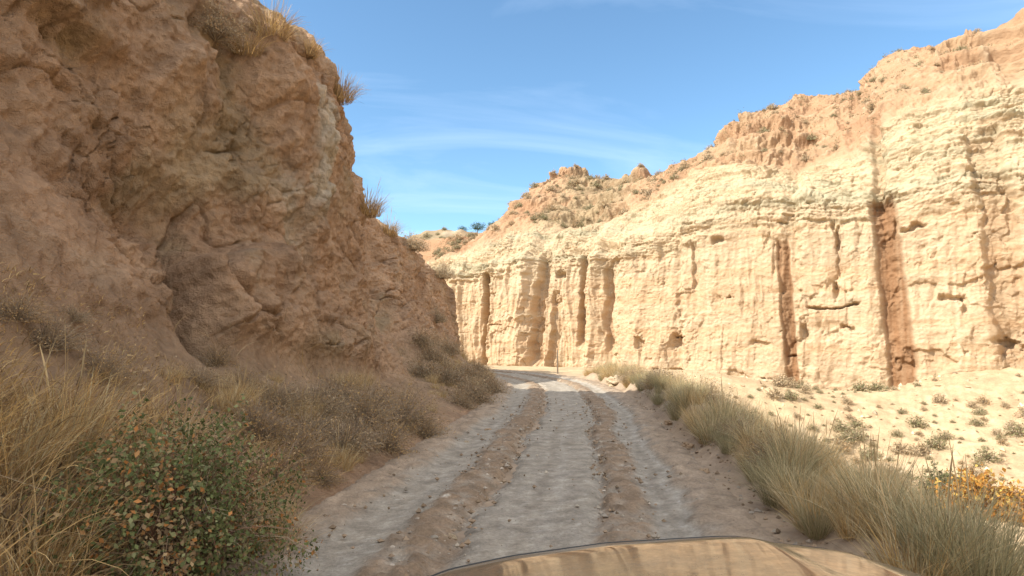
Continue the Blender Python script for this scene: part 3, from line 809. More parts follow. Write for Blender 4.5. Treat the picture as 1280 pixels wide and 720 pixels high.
STRAW = [(.60, .42, .19), (.52, .355, .155), (.40, .27, .13), (.66, .50, .27)]
ESPARTO = [(.45, .39, .23), (.37, .335, .195), (.53, .45, .27), (.63, .53, .34), (.29, .27, .155)]
GREYS = [(.36, .285, .185), (.42, .33, .215), (.31, .25, .155), (.50, .39, .25)]
BROWN = [(.42, .285, .155), (.34, .23, .125), (.50, .36, .20), (.38, .28, .16)]
GREEN = [(.12, .14, .06), (.16, .17, .075), (.10, .11, .05), (.20, .19, .09)]

SAGE = [(.20, .195, .10), (.25, .235, .13), (.16, .16, .08), (.30, .27, .16)]
tus = [tussock_mesh("tussock", 430, .13 + .03 * i, .70, [ESPARTO + STRAW[3:], ESPARTO, ESPARTO[2:4] + STRAW[:1], ESPARTO[:2] + ESPARTO[4:]][i], .0068, 3) for i in range(4)]
tusd = [tussock_mesh("dry_tussock", 420, .16, .55, STRAW + ESPARTO[2:4], .0055, 5) for i in range(3)]
scr_g = [scrub_mesh("grey_scrub", .42, .40, 480, 2400, GREYS + BROWN[:3], leaf=.010, tw=.0045) for i in range(3)]
scr_b = [scrub_mesh("brown_scrub", .42, .45, 480, 2200, BROWN + STRAW[1:3], leaf=.010, tw=.0045) for i in range(3)]
scr_far = [scrub_mesh("valley_scrub", .42, .50, 90, 620, np.array(c) * 1.2, leaf=.032, tw=.012) for c in (GREYS, SAGE + GREYS[:2], BROWN + GREYS, SAGE + GREYS[3:])]

# ------------------------------------------------------------------ esparto tussocks on the right-hand verge
n_t = 0
tries = 0
spots = []
while n_t < 215 and tries < 12000:
    tries += 1
    y = 4.2 + 27 * random.random() ** 1.2
    t = 2.38 + 3.1 * random.random() ** 1.3
    x = float(cx(y)) + t
    if y > 20 and t > 4.4: continue
    if not (y < 10 and t < 3.3) and perlin(x * .8, y * .5, 6.6) < -.30 + .25 * (t > 3.4): continue
    if any((x - a) ** 2 + (y - b) ** 2 < .30 ** 2 for a, b in spots): continue
    spots.append((x, y)); n_t += 1
for _ in range(18):
    y = random.uniform(3.6, 8.5); spots.append((float(cx(y)) + random.uniform(2.35, 3.2), y))
for _ in range(46):
    y = random.uniform(10, 27); spots.append((float(cx(y)) + 2.3 + 1.2 * random.random() ** 1.4, y))
sp = np.array(spots); sz = ground_z(sp[:, 0], sp[:, 1])
for (x, y), z in zip(spots, sz):
    dry = random.random() < .42
    me = random.choice(tusd if dry else tus)
    place("grass_tussock", me, (x, y, z), "dry straw coloured grass tussock on the right road verge" if dry else "grey green esparto grass tussock on the right road verge",
          "grass tussock", "dry grass tussocks on the right road verge" if dry else "esparto tussocks on the right road verge", random.choice((.45, .6, .7, .85, 1.0)) * random.uniform(.85, 1.1) * (.95 if y < 12 else .85))

# darker shrubs between the tussocks
def verge_bush(y, t, me, s_, lab):
    x = float(cx(y)) + t
    place("verge_bush", me, (x, y, float(ground_z(x, y)) - .03), lab, "bush", "bushes on the right road verge", s_)
VERGE = [(22, 2.6, 0, 1.2, 'dark grey bush on the berm near the large pale boulder'), (24.5, 2.9, 1, 1.1, 'brown bush on the far part of the right berm'), (17.5, 2.75, 0, 1.3, 'grey bush on the berm at the middle of the right verge'), (14.5, 3.1, 1, 1.2, 'brown bush among the verge grass below the dark one'), (12.2, 2.9, 0, 1.1, 'grey bush overhanging the eroded shoulder'), (9.0, 2.75, 0, .9, 'grey bush at the road side of the tall verge grass'), (7.2, 2.7, 1, .8, 'low brown bush at the near end of the verge grass')]
for y_, t_, k_, s_, lab in VERGE:
    verge_bush(y_, t_, (scr_g[y_ > 15], scr_b[0])[k_], s_ * 1.45, lab)

# ------------------------------------------------------------------ placements from the photograph
def on_ground(px, py):
    """Ground point seen at a pixel: march the ray against the ground"""
    Y = np.linspace(4, 70, 1500); o_ = np.array(CAM); p = o_ + (at(px, py, 1.0) - o_) * Y[:, None]
    g = GZ[np.clip(np.searchsorted(gx, p[:, 0]), 0, len(gx) - 1), np.clip(np.searchsorted(gy, p[:, 1]), 0, len(gy) - 1)]
    k = np.argmax(p[:, 2] < g)
    return p[k][0], p[k][1], float(ground_z(p[k][0], p[k][1]))

# valley scrub
n = 0; pts = []
while n < 260:
    px = random.uniform(880, 1290); py = random.uniform(468, 640)
    if py < 470 + max(0, (1000 - px)) * .3: continue
    x, y, z = on_ground(px, py)
    if perlin(x * .22, y * .22, 2.5) + .5 * random.random() < .12 or y < 14 or any((x - a) ** 2 + (y - b) ** 2 < .5 for a, b, _ in pts): continue
    pts.append((x, y, z)); n += 1
for (x, y, z) in pts:
    i = random.choice((0, 0, 1, 1, 2, 3))
    place("desert_shrub", scr_far[i], (x, y, z), ("low grey scrub bush on the pale valley slope", "low grey green scrub bush on the pale valley slope", "low brown dead looking bush on the pale valley slope", "low green scrub bush on the pale valley slope")[i],
          "shrub", "scrub bushes on the valley slope of kind %s" % ("grey", "grey green", "brown", "green")[i], random.choice((.22, .3, .4, .5, .6, .9, 1.4)) * random.uniform(.8, 1.2))

# slope scrub above the sandstone wall: pick vertices of the upper slope
sm = (slope > .9) & (J2 < 4.0) & (S2 > s_lo) & (S2 < s_hi)
mound = sm & (S2 > s_back(692, 11)[0]) & (S2 < s_back(782, 9)[0]) & (Dp < 15.5)
ii = np.argwhere(sm); im = np.argwhere(mound)
for k in range(290):
    i, j = (im[random.randrange(len(im))] if k < 95 else ii[random.randrange(len(ii))])
    v = P2[i, j]
    place("hillside_shrub", scr_far[(k * 7) % 3], v - np.array((0, 0, .05)), ("small grey bush on the slope above the sandstone wall", "small grey green bush on the slope above the sandstone wall", "small brown bush on the slope above the sandstone wall", "small green bush on the slope above the sandstone wall")[(k * 7) % 3],
          "shrub", "bushes on the slope above the sandstone wall, %s" % ("grey", "grey green", "brown", "green")[(k * 7) % 3], random.choice((.35, .5, .6, .8, 1.1)) * random.uniform(.8, 1.15) * (1.3 if k < 95 else 1.35))
# the rest of the slope's scrub, far too small and many to count
pk = ii[rng.integers(0, len(ii), 900)]
pp = P2[pk[:, 0], pk[:, 1]]
pp = pp[perlin(pp[:, 0] * .25, pp[:, 1] * .25, pp[:, 2] * .25) > -.1]
lc_ = np.repeat(pp, 26, 0) + rng.normal(size=(len(pp) * 26, 3)) * np.repeat(rng.uniform(.06, .22, len(pp)), 26)[:, None] * np.array((1.2, 1.2, .6)) + np.array((0, 0, .08))
v, f, c = leaves(lc_, rng.normal(size=lc_.shape), rng.uniform(.03, .07, len(lc_)), tint(len(lc_), SAGE + GREYS[:2] + BROWN[1:2]), .5)
tag(obj("low_scrub", mesh_np("low_scrub", v, f, c, [M_GRASS])), "low speckled scrub covering the slope above the sandstone wall", kind="stuff")
for k in range(110):
    i, j = random.randrange(95, 175), random.randrange(6, 40)
    place("distant_shrub", scr_far[1 + 2 * (k % 2)], FH[i, j] - np.array((0, 0, .1)), "tiny dark bush dotted over the distant orange hill", "shrub", "bushes dotted over the distant hill", random.uniform(1.4, 3.2))

# ------------------------------------------------------------------ left bank: dry grass, dead brush
def bank_sample(n, y0, y1, u0, u1):
    m = np.argwhere((LY[:, 60] > y0) & (LY[:, 60] < y1))[:, 0]
    cand = np.argwhere((ju > u0) & (ju < u1))[:, 0]
    ylo, yhi = m[0], m[-1]
    yy = rng.uniform(LY[ylo, 60], LY[yhi, 60], n)
    i = np.clip(np.searchsorted(ly, yy), 0, len(ly) - 1)
    j = cand[rng.integers(0, len(cand), n)]
    return LP[i, j], i, j

# long straw grass of the near bank: nobody could count it
bp, bi, bj = bank_sample(20000, 1.2, 8.0, 1.05, 2.2)
clump = fbm(bp[:, 0] * .9, bp[:, 1] * .9, bp[:, 2] * .9 + 4, 2)
keep = rng.uniform(0, 1, len(bp)) < np.clip(.35 + 1.6 * clump + .45 * (bp[:, 1] < 4.8), 0, 1)
bp = bp[keep]; n = len(bp)
az = rng.normal(-.2, .9, n)
L = rng.uniform(.25, .95, n) * np.interp(bp[:, 1], [1, 4.5, 8], [1.1, .9, .45]) * np.interp(bp[:, 2], [.7, 1.2, 1.7], [1, .6, .22]) * np.interp(bp[:, 1], [4.8, 6.5], [1, .6])
p = blade_paths(bp - np.array((0, 0, .03)), az, np.abs(rng.normal(.35, .35, n)), L, rng.uniform(.2, 1.5, n), 6)
w = .0070 * rng.uniform(.5, 1.4, n)[:, None] * np.array([1, 1, .9, .7, .45, .12])[None]
v, f, c = ribbons(p, w, tint(n, STRAW + [(.33, .22, .115), (.27, .19, .10)], .25))
tag(obj("dry_grass", mesh_np("dry_grass", v, f, c, [M_GRASS])), "long straw coloured dry grass covering the near left bank", kind="stuff")

tp, ti, tj = bank_sample(400, 5.5, 31, 1.05, 1.75)
g_ = perlin(tp[:, 0] * .7, tp[:, 1] * .5, 5.0)
tp = tp[g_ > 0][:70]
for v in tp:
    place("straw_tussock", random.choice(tusd), v - np.array((0, 0, .05)), "dry straw tussock at the foot of the left bank", "grass tussock", "dry straw tussocks at the foot of the left bank", random.choice((.35, .45, .55, .75)))

# short litter of dead grass along the rest of the bank
bp, bi, bj = bank_sample(14000, 7, 37, 1.02, 2.3)
clump = fbm(bp[:, 0] * .6, bp[:, 1] * .6, bp[:, 2] * .6 + 14, 3)
bp = bp[rng.uniform(0, 1, len(bp)) < np.clip(.05 + 1.8 * clump, 0, 1)]; n = len(bp)
p = blade_paths(bp - np.array((0, 0, .02)), rng.uniform(0, 6.28, n), np.abs(rng.normal(.4, .4, n)), rng.uniform(.12, .45, n), rng.uniform(.2, 1.2, n), 5)
w = .007 * rng.uniform(.5, 1.4, n)[:, None] * np.array([1, 1, .8, .5, .15])[None]
v, f, c = ribbons(p, w, tint(n, BROWN + STRAW[1:3] + GREYS))
tag(obj("dead_grass", mesh_np("dead_grass", v, f, c, [M_GRASS])), "short dead grass scattered along the foot of the clay cliff", kind="stuff")

# dead brush: separate bushes on the bank
def bank_point(px, py):
    """Point of the clay cliff nearest to a pixel of the photograph"""
    q = LP - np.array(CAM); c, s_ = math.cos(PITCH), math.sin(PITCH)
    fy = q[..., 1] * c + q[..., 2] * s_; fz = -q[..., 1] * s_ + q[..., 2] * c
    ok = fy > 1.5
    fy = np.where(ok, fy, 1e-3)
    u = 640 + FPX * q[..., 0] / fy; vv = 360 - FPX * fz / fy
    d = np.where(ok, (u - px) ** 2 + (vv - py) ** 2 + .15 * fy ** 2, 1e12)
    k = np.unravel_index(np.argmin(d), d.shape)
    return LP[k]
brush = [  # px, py of the root, mesh, size, label
    (60, 430, 0, .9, "tangled grey dead bush on the bank at the far left edge"), (130, 470, 1, .8, "brown dead bush on the bank just above the straw grass"),
    (20, 395, 1, .7, "small brown twiggy bush high on the bank at the left edge"), (90, 395, 0, .5, "small grey twiggy bush high on the slumped earth"),
    (250, 480, 0, .6, "grey twiggy bush on the earth below the recess"), (300, 490, 1, .7, "brown twiggy bush below the recess, right of the bramble"),
    (345, 510, 0, .9, "grey dead bush at the middle of the bank foot"), (395, 520, 0, 1.1, "large grey dead bush under the standing earth mass"),
    (430, 560, 0, 1.0, "grey dead bush closest to the road edge"), (455, 530, 1, 1.2, "dense brown bush below the clay nose"), (500, 530, 2, 1.25, "tall tawny bush at the foot of the clay nose"),
    (480, 560, 2, .9, "tawny bush at the road edge below the clay nose"), (370, 570, 1, .8, "brown dead bush right of the bramble by the road"), (400, 600, 2, .5, "low tawny bush on the road shoulder"),
    (345, 600, 1, .7, "brown dead bush touching the bramble's side"),
    (420, 500, 0, .9, "grey bush against the clay behind the large grey one"), (530, 545, 1, .8, "brown bush at the road edge past the clay nose"), (320, 545, 2, .9, "tawny bush in the grass just right of the bramble's top"),
    (385, 545, 0, .8, "grey bush between the large grey one and the bramble"), (465, 505, 0, .8, "grey bush tucked under the clay overhang"), (270, 455, 1, .6, "brown bush at the mouth of the recess")]
for (px, py, k, s_, lab) in brush:
    me = [random.choice(scr_g), random.choice(scr_b), tusd[0]][k]
    v = bank_point(px, py)
    if k == 2:
        me = scr_b[2]
    place("dead_bush", me, v - np.array((0, 0, .06)), lab, "bush", "dead bushes along the left bank", s_ * (1.1 if px < 240 else 1.55))
big = [  # the thicket at the bend
    (530, 470, 2.1, 1, "large brown bush at the back of the thicket by the bend"), (560, 480, 2.3, 0, "big grey bush in the middle of the thicket by the bend"), (590, 500, 2.0, 1, "brown bush at the front of the thicket by the bend"),
    (612, 490, 1.7, 0, "grey bush at the thicket's right end overhanging the road"), (560, 440, 1.9, 1, "brown bush on top of the thicket by the bend"), (525, 430, 1.8, 0, "grey bush against the slope behind the clay nose"),
    (600, 460, 1.6, 0, "grey bush at the far end of the thicket by the bend"), (540, 450, 2.0, 0, "grey bush filling the hollow behind the clay nose"), (585, 470, 2.0, 1, "brown bush under the grey one in the thicket's middle"), (550, 400, 1.5, 0, "grey bush on the slope above the thicket"), (605, 480, 1.6, 1, "brown bush beside the road at the thicket's far end"),
       (575, 505, 1.3, 1, "small brown bush at the road side of the thicket")]
thick = [scrub_mesh("thicket_bush", .42, .42, 420, 2600, GREYS + BROWN[:2], leaf=.013, tw=.004) for _ in range(2)]
for (px, py, s_, k, lab) in big:
    v = bank_point(px, py)
    place("thicket_bush", thick[k], v - np.array((0, 0, .1)), lab, "bush", "thicket of bushes by the road bend", s_)
crest = [(340, 38, 1.3, "dry grass tuft hanging on the cliff brow in front"), (310, 60, 1.1, "dark dry tuft in the hollow below the cliff brow"), (270, 40, 1.2, "grey bush on the cliff brow's left part"),
         (385, 62, .9, "straw tuft on the cliff brow above the pale patch"), (424, 118, 1.3, "straw tuft jutting from the cliff edge against the sky"), (474, 258, 1.5, "tall straw tuft on the lower shoulder against the sky"),
         (485, 290, 1.6, "dark grey bush on the shoulder below the straw tuft"), (522, 305, 1.7, "dark grey bush on the descending crest against the far hill"), (552, 345, 1.7, "dark grey bush lowest on the descending crest")]
brow = [tussock_mesh("brow_tuft", 380, .2, .45, BROWN + STRAW[:2], .008, 6, 1.3)]
for k, (px, py, s_, lab) in enumerate(crest):
    v = bank_point(px, py)
    tuft = 'tuft' in lab
    place("cliff_top_tuft" if tuft else "cliff_top_bush", brow[0] if tuft else thick[k % 2], v - np.array((0, 0, .12)), lab, "grass tuft" if tuft else "bush", "plants on the clay cliff's crest", s_ * (1.15 if tuft else 1.3))

# straw clumps round the bramble
for k, (ox, oy, lab) in enumerate(((-.85, -.35, "straw clump left of the bramble, nearest the viewer"), (-.9, .25, "straw clump at the bramble's left flank"), (-.55, .85, "straw clump behind the bramble's left half"),
                                   (.2, .95, "straw clump behind the bramble's right half"), (.75, .75, "straw clump between the bramble and the grey bushes"), (-.3, -.85, "straw clump in front of the bramble at the frame's bottom"))):
    qx, qy = -2.25 + ox, 4.35 + oy
    d2 = (LP[..., 0] - qx) ** 2 + (LP[..., 1] - qy) ** 2 + 1e3 * (LJU > 2.4)
    place("straw_clump", tusd[k % 3], LP[np.unravel_index(np.argmin(d2), d2.shape)] - np.array((0, 0, .04)), lab, "grass clump", "straw clumps round the bramble", (1.15, 1.3, 1.2, 1.0, .9, .95)[k])

# ------------------------------------------------------------------ bramble bush
root = bpy.data.objects.new("bramble_bush", None); COL.objects.link(root)
bc = np.array((-2.25, 4.35, .15)); root.location = tuple(bc)
tag(root, "leafy green and rusty bramble bush beside the road in the straw grass", "bush")
def bramble_shell(n, inner):
    d = rng.normal(size=(n, 3)); d[:, 2] = np.abs(d[:, 2]) * 1.1 - .2; d /= np.linalg.norm(d, axis=1)[:, None]
    lump = 1 + .75 * perlin(d[:, 0] * 1.8 + 3, d[:, 1] * 1.8, d[:, 2] * 1.8) + .25 * perlin(d[:, 0] * 6, d[:, 1] * 6 + 2, d[:, 2] * 6)
    r = lump * (1 - inner * rng.uniform(0, 1, n) ** 1.6)
    return d, d * np.array((.74, .86, 1.02)) * r[:, None]
d, c = bramble_shell(17000, .5)
zone = .22 + perlin(d[:, 0] * 1.6 + 8, d[:, 1] * 1.6, d[:, 2] * 1.6) + .35 * rng.normal(size=len(d))
lc = np.where((zone > .0)[:, None], tint(len(d), [(.14, .165, .06), (.19, .215, .085), (.26, .27, .13), (.105, .125, .045)]),
              tint(len(d), [(.40, .22, .09), (.46, .21, .07), (.34, .23, .12), (.44, .32, .17), (.26, .18, .10), (.30, .24, .12)]))
v, f, cc = leaves(c + rng.normal(0, .015, c.shape), d + .7 * rng.normal(size=d.shape), rng.uniform(.009, .022, len(d)), lc, .65)
obj("foliage", mesh_np("bramble_foliage", v, f, cc, [M_LEAF]), root)
d, c = bramble_shell(700, .25)
u = np.linspace(0, 1, 6)[None, :, None]
b0 = rng.normal(0, .15, (len(c), 1, 3)) * np.array((1, 1, 0)) - np.array((0, 0, .1))
p = b0 * (1 - u) + c[:, None] * u * 1.12 + rng.normal(0, .025, (len(c), 6, 3)) * u
p[..., 2] += .35 * np.sin(u[..., 0] * np.pi) * .5
v, f, cc = ribbons(p, np.array([.009, .008, .006, .005, .004, .002])[None].repeat(len(c), 0), tint(len(c), [(.22, .12, .08), (.28, .20, .13), (.33, .27, .18)]))
obj("stems", mesh_np("bramble_stems", v, f, cc, [M_TWIG]), root)

# ------------------------------------------------------------------ orange tamarisk and green bush in the valley
x, y, z = on_ground(1228, 640)
orange = scrub_mesh("orange_bush", .5, .5, 260, 2600, [(.46, .23, .05), (.50, .28, .07), (.36, .17, .045), (.44, .31, .09)], leaf=.03, tw=.008)
place("autumn_bush", orange, (x, y, z), "large orange autumn bush in the valley at the right edge", "bush", None, 3.1)
x, y, z = on_ground(1262, 645)
place("autumn_bush", orange, (x, y, z), "rusty orange bush at the picture's right edge beside the larger one", "bush", None, 2.0)
x, y, z = on_ground(1185, 618)
place("valley_bush", scrub_mesh("valley_bush", .5, .5, 260, 2400, GREEN, leaf=.028, tw=.008), (x, y, z), "green bush behind the orange bush in the valley", "bush", None, 2.2)

# ------------------------------------------------------------------ distant trees on the ridge
def pine(px, py, Y, hgt, label):
    b = at(px, py, Y)
    r = bpy.data.objects.new("pine_tree", None); COL.objects.link(r); r.location = tuple(b - np.array((0, 0, hgt * .55)))
    tag(r, label, "tree", "pine trees on the far ridge")
    n = 1500
    d = rng.normal(size=(n, 3)); d /= np.linalg.norm(d, axis=1)[:, None]
    rr = (1 + 1.1 * perlin(d[:, 0] * 1.7 + px, d[:, 1] * 1.7, d[:, 2] * 1.7)) * rng.uniform(.35, 1, n) ** .5
    c = d * rr[:, None] * np.array((.62, .62, .38)) * hgt + np.array((0, 0, hgt * .5))
    v, f, cc = leaves(c, rng.normal(size=(n, 3)), hgt * rng.uniform(.02, .05, n), tint(n, [(.07, .10, .04), (.10, .13, .055), (.05, .075, .03)]))
    obj("crown", mesh_np("pine_crown", v, f, cc, [M_LEAF]), r)
    k = 8; a = np.linspace(0, 2 * np.pi, k, endpoint=False)
    rings = np.array([[(rad * hgt * math.cos(t) + off, rad * hgt * math.sin(t), zz * hgt) for t in a] for zz, rad, off in ((-.3, .04, 0), (.25, .03, .02), (.6, .018, .05), (.85, .006, .03))])
    i = np.arange(4 * k).reshape(4, k); q_ = np.stack([i[:-1], np.roll(i, -1, 1)[:-1], np.roll(i, -1, 1)[1:], i[1:]], -1).reshape(-1, 4)
    obj("trunk", mesh_np("pine_trunk", rings.reshape(-1, 3), q_, np.full((4 * k, 3), (.14, .09, .06)), [M_TWIG]), r)
pine(597, 283, 118, 2.0, "largest low dark pine on the far hill's ridge")
pine(617, 281, 120, 1.7, "small pine right of the largest one on the far ridge")
pine(578, 286, 119, 1.3, "tiny pine left of the largest one on the far ridge")

# ------------------------------------------------------------------ stones, post, pale block
def stone_mesh(name, seed, pale):
    n, m = 26, 40
    th = np.linspace(0, np.pi, n)[:, None]; ph = np.linspace(0, 2 * np.pi, m)[None]
    d = np.stack([np.sin(th) * np.cos(ph), np.sin(th) * np.sin(ph), np.cos(th) + 0 * ph], -1)
    r = 1 + .6 * perlin(d[..., 0] * 1.3 + seed, d[..., 1] * 1.4, d[..., 2] * 1.4) + .25 * perlin(d[..., 0] * 3.5 + seed, d[..., 1] * 4, d[..., 2] * 4)
    r = np.clip(r, .55, 1.15)
    c = np.full((n * m, 3), (.44, .35, .24) if pale else (.40, .29, .19))
    return mesh_np(name, d * r[..., None] * np.array((1, .8, .65)), grid_faces(n, m), c, [M_STONE], smooth=False)
SM = [stone_mesh("pale_stone", 3 * i, True) for i in range(3)] + [stone_mesh("brown_stone", 40 + 3 * i, False) for i in range(3)]
stones = [(770, 478, .42, 0, "large pale sunlit boulder on the berm where the road bends"), (752, 470, .2, 1, "smaller pale stone left of the large pale boulder"),
          (548, 680, .085, 0, "white stone in the rut close to the car"), (562, 676, .06, 1, "smaller white stone right of another in the near rut"), (537, 686, .05, 2, "flat white stone left of another in the near rut"),
          (583, 555, .06, 1, "pale stone in the rut halfway to the bend"), (610, 540, .08, 3, "brown lump in the left rut"), (640, 520, .07, 4, "brown clod where the rut begins to curve"),
          (880, 590, .07, 4, "brown clod on the dirt shoulder at the right"), (860, 560, .10, 5, "brown block fallen from the berm"), (835, 530, .09, 3, "brown clod below the eroded berm"), (905, 630, .05, 3, "small brown clod on the near right shoulder")]
for (px, py, r_, k, lab) in stones:
    x, y, z = on_ground(px, py)
    o = place("hummock" if r_ > .4 else "stone", SM[k], (x, y, z + r_ * .12), lab, "stone", None, r_)  # the largest is a lump of earth for the berm's sunlit end face
x, y, z = on_ground(697, 467)
post = obj("marker_post", None, None, (x, y, z)); tag(post, "thin grey wooden post at the foot of the sunlit cliff", "post")
a = np.linspace(0, 2 * np.pi, 9)[:-1]
rings = np.array([[(r_ * math.cos(t), r_ * math.sin(t), zz) for t in a] for zz, r_ in ((-.2, .045), (.9, .04), (1.25, .036), (1.28, .02))])
i = np.arange(32).reshape(4, 8); qf = np.stack([i[:-1], np.roll(i, -1, 1)[:-1], np.roll(i, -1, 1)[1:], i[1:]], -1).reshape(-1, 4)
obj("shaft", mesh_np("post_shaft", rings.reshape(-1, 3), qf, np.full((32, 3), (.2, .16, .12)), [M_TWIG]), post)

# scree on the valley slope below the sandstone wall: too many to count
m_ = 5200
sx_, sy_ = rng.uniform(8, 42, m_), rng.uniform(17, 50, m_)
dcs, _ = cliff_d(sx_, sy_)
ok_ = (dcs > .2) & (perlin(sx_ * .25, sy_ * .25, 3.0) + .35 * rng.normal(size=m_) > .0)
sx_, sy_ = sx_[ok_], sy_[ok_]; m_ = len(sx_)
octa = np.array([(1, 0, 0), (0, 1, 0), (-1, 0, 0), (0, -1, 0), (0, 0, .7), (0, 0, -.7)], float)
of = np.array([(0, 1, 4), (1, 2, 4), (2, 3, 4), (3, 0, 4), (1, 0, 5), (2, 1, 5), (3, 2, 5), (0, 3, 5)])
ss_ = .03 + .22 * rng.uniform(0, 1, m_) ** 6
sv = octa[None] * ss_[:, None, None] * rng.uniform(.5, 1.4, (m_, 6, 1)) + rng.normal(0, .18, (m_, 6, 3)) * ss_[:, None, None] + np.stack([sx_, sy_, ground_z(sx_, sy_)], -1)[:, None]
tag(obj("scree", mesh_np("scree", sv.reshape(-1, 3), (np.arange(m_)[:, None, None] * 6 + of[None]).reshape(-1, 3), np.repeat(tint(m_, [(.46, .36, .23), (.42, .30, .19), (.50, .41, .28)]), 6, 0), [M_STONE], smooth=False)), "pale scree scattered over the slope below the sandstone wall", kind="stuff")

# gravel on the road and shoulders: too many to count
n = 20000
kk_ = rng.integers(k0 + 40, 420, n); tq = rng.uniform(-1.95, 2.5, n)
mask = np.maximum.reduce([sst(.45, .2, np.abs(tq + .7)), sst(.4, .2, np.abs(tq - .93)), sst(1.5, 1.75, np.abs(tq))])
kp = rng.uniform(0, 1, n) < np.clip(mask + .10, 0, 1)
kk_, tq, mask = kk_[kp], tq[kp], mask[kp]; n = len(tq)
gx_ = ROAD[kk_, 0] + RT[kk_, 1] * tq; gy_ = ROAD[kk_, 1] - RT[kk_, 0] * tq
octa = np.array([(1, 0, 0), (0, 1, 0), (-1, 0, 0), (0, -1, 0), (0, 0, .7), (0, 0, -.7)], float)
of = np.array([(0, 1, 4), (1, 2, 4), (2, 3, 4), (3, 0, 4), (1, 0, 5), (2, 1, 5), (3, 2, 5), (0, 3, 5)])
sz_ = .004 + .034 * rng.uniform(0, 1, n) ** 5
gv = octa[None] * sz_[:, None, None] * rng.uniform(.6, 1.4, (n, 6, 1))
th = rng.uniform(0, 6.28, n); ct, st_ = np.cos(th)[:, None], np.sin(th)[:, None]
gv = np.stack([gv[..., 0] * ct - gv[..., 1] * st_, gv[..., 0] * st_ + gv[..., 1] * ct, gv[..., 2]], -1)
gz_ = np.where(np.abs(tq) < 2, .02, ground_z(gx_, gy_) + .005) + .015 * mask * (np.abs(tq) < 2)
gv += np.stack([gx_, gy_, gz_], -1)[:, None]
gf = (np.arange(n)[:, None, None] * 6 + of[None]).reshape(-1, 3)
gc = np.repeat(tint(n, [(.40, .35, .28), (.32, .24, .165), (.26, .19, .125), (.30, .22, .15), (.27, .20, .135), (.38, .33, .27)]), 6, 0)
tag(obj("gravel", mesh_np("gravel", gv.reshape(-1, 3), gf, gc, [M_STONE], smooth=False)), "loose gravel and clods along the ruts of the road", kind="stuff")

# clods and small rubble fallen from the clay cliff
rb, ri, rj = bank_sample(2600, 5.5, 37, 1.0, 1.9)
n = len(rb); sz_ = .008 + .035 * rng.uniform(0, 1, n) ** 4
gv = octa[None] * sz_[:, None, None] * rng.uniform(.6, 1.4, (n, 6, 1)) + rng.normal(0, .15, (n, 6, 3)) * sz_[:, None, None] + rb[:, None]
gf = (np.arange(n)[:, None, None] * 6 + of[None]).reshape(-1, 3)
gc = np.repeat(tint(n, [(.42, .29, .18), (.38, .25, .15), (.46, .34, .22)]), 6, 0)
tag(obj("rubble", mesh_np("rubble", gv.reshape(-1, 3), gf, gc, [M_STONE], smooth=False)), "small clods of clay littering the foot of the left cliff", kind="stuff")

# ------------------------------------------------------------------ the car carrying the camera: its front part
m, nn, ll, b = new_mat("car_paint")
b.inputs['Base Color'].default_value = (.25, .205, .15, 1)
b.inputs['Metallic'].default_value = .75
b.inputs['Roughness'].default_value = .13
b.inputs['Coat Weight'].default_value = .6
b.inputs['Coat Roughness'].default_value = .05
tc = nn.new("ShaderNodeTexCoord"); ns = nn.new("ShaderNodeTexNoise"); ns.inputs['Scale'].default_value = 5; ns.inputs['Detail'].default_value = 8
ll.new(tc.outputs['Object'], ns.inputs[0])
mr = nn.new("ShaderNodeMapRange"); mr.inputs[1].default_value = .4; mr.inputs[2].default_value = .75; mr.inputs[3].default_value = .06; mr.inputs[4].default_value = .24
ll.new(ns.outputs[0], mr.inputs[0]); ll.new(mr.outputs[0], b.inputs['Roughness'])
df = nn.new("ShaderNodeBsdfDiffuse"); df.inputs[0].default_value = (.24, .185, .125, 1)
n2_ = nn.new("ShaderNodeTexNoise"); n2_.inputs['Scale'].default_value = 22; n2_.inputs['Detail'].default_value = 10; n2_.inputs['Roughness'].default_value = .7
ll.new(tc.outputs['Object'], n2_.inputs[0])
mr2 = nn.new("ShaderNodeMapRange"); mr2.inputs[1].default_value = .35; mr2.inputs[2].default_value = .75; mr2.inputs[3].default_value = .15; mr2.inputs[4].default_value = .65
ll.new(n2_.outputs[0], mr2.inputs[0])
ms = nn.new("ShaderNodeMixShader"); ll.new(mr2.outputs[0], ms.inputs[0]); ll.new(b.outputs[0], ms.inputs[1]); ll.new(df.outputs[0], ms.inputs[2])
ll.new(ms.outputs[0], nn["Material Output"].inputs[0])
M_PAINT = m
def plain(name, colr, rough=.5, metal=0.0):
    m, nn, ll, b = new_mat(name)
    ns = nn.new("ShaderNodeTexNoise"); ns.inputs['Scale'].default_value = 40
    mr = nn.new("ShaderNodeMapRange"); mr.inputs[3].default_value = rough * .8; mr.inputs[4].default_value = min(1, rough * 1.2)
    ll.new(ns.outputs[0], mr.inputs[0]); ll.new(mr.outputs[0], b.inputs['Roughness'])
    b.inputs['Base Color'].default_value = (*colr, 1); b.inputs['Metallic'].default_value = metal
    return m
M_BLACK = plain("black_plastic", (.02, .02, .02), .5); M_RUBBER = plain("rubber", (.025, .024, .023), .85); M_LENS = plain("lamp_lens", (.6, .62, .65), .1, .3); M_RIM = plain("alloy", (.5, .5, .5), .3, 1.0)
car = bpy.data.objects.new("car", None); COL.objects.link(car); car.location = (.5, 1.4, 0)
tag(car, "glossy bronze car bonnet mirroring the cliffs at the bottom edge", "car")
def sheet(name, P_, mat, parent, thick=.012):
    o = obj(name, mesh_np(name, P_, grid_faces(*P_.shape[:2]), None, [mat]), parent)
    md = o.modifiers.new("thick", 'SOLIDIFY'); md.thickness = thick; md.offset = -1
    return o
xs = np.linspace(-.78, .78, 120); ysn = np.concatenate([np.linspace(-.85, .62, 60), np.linspace(.63, .80, 30)])
BX, BY = np.meshgrid(xs, ysn, indexing='ij')
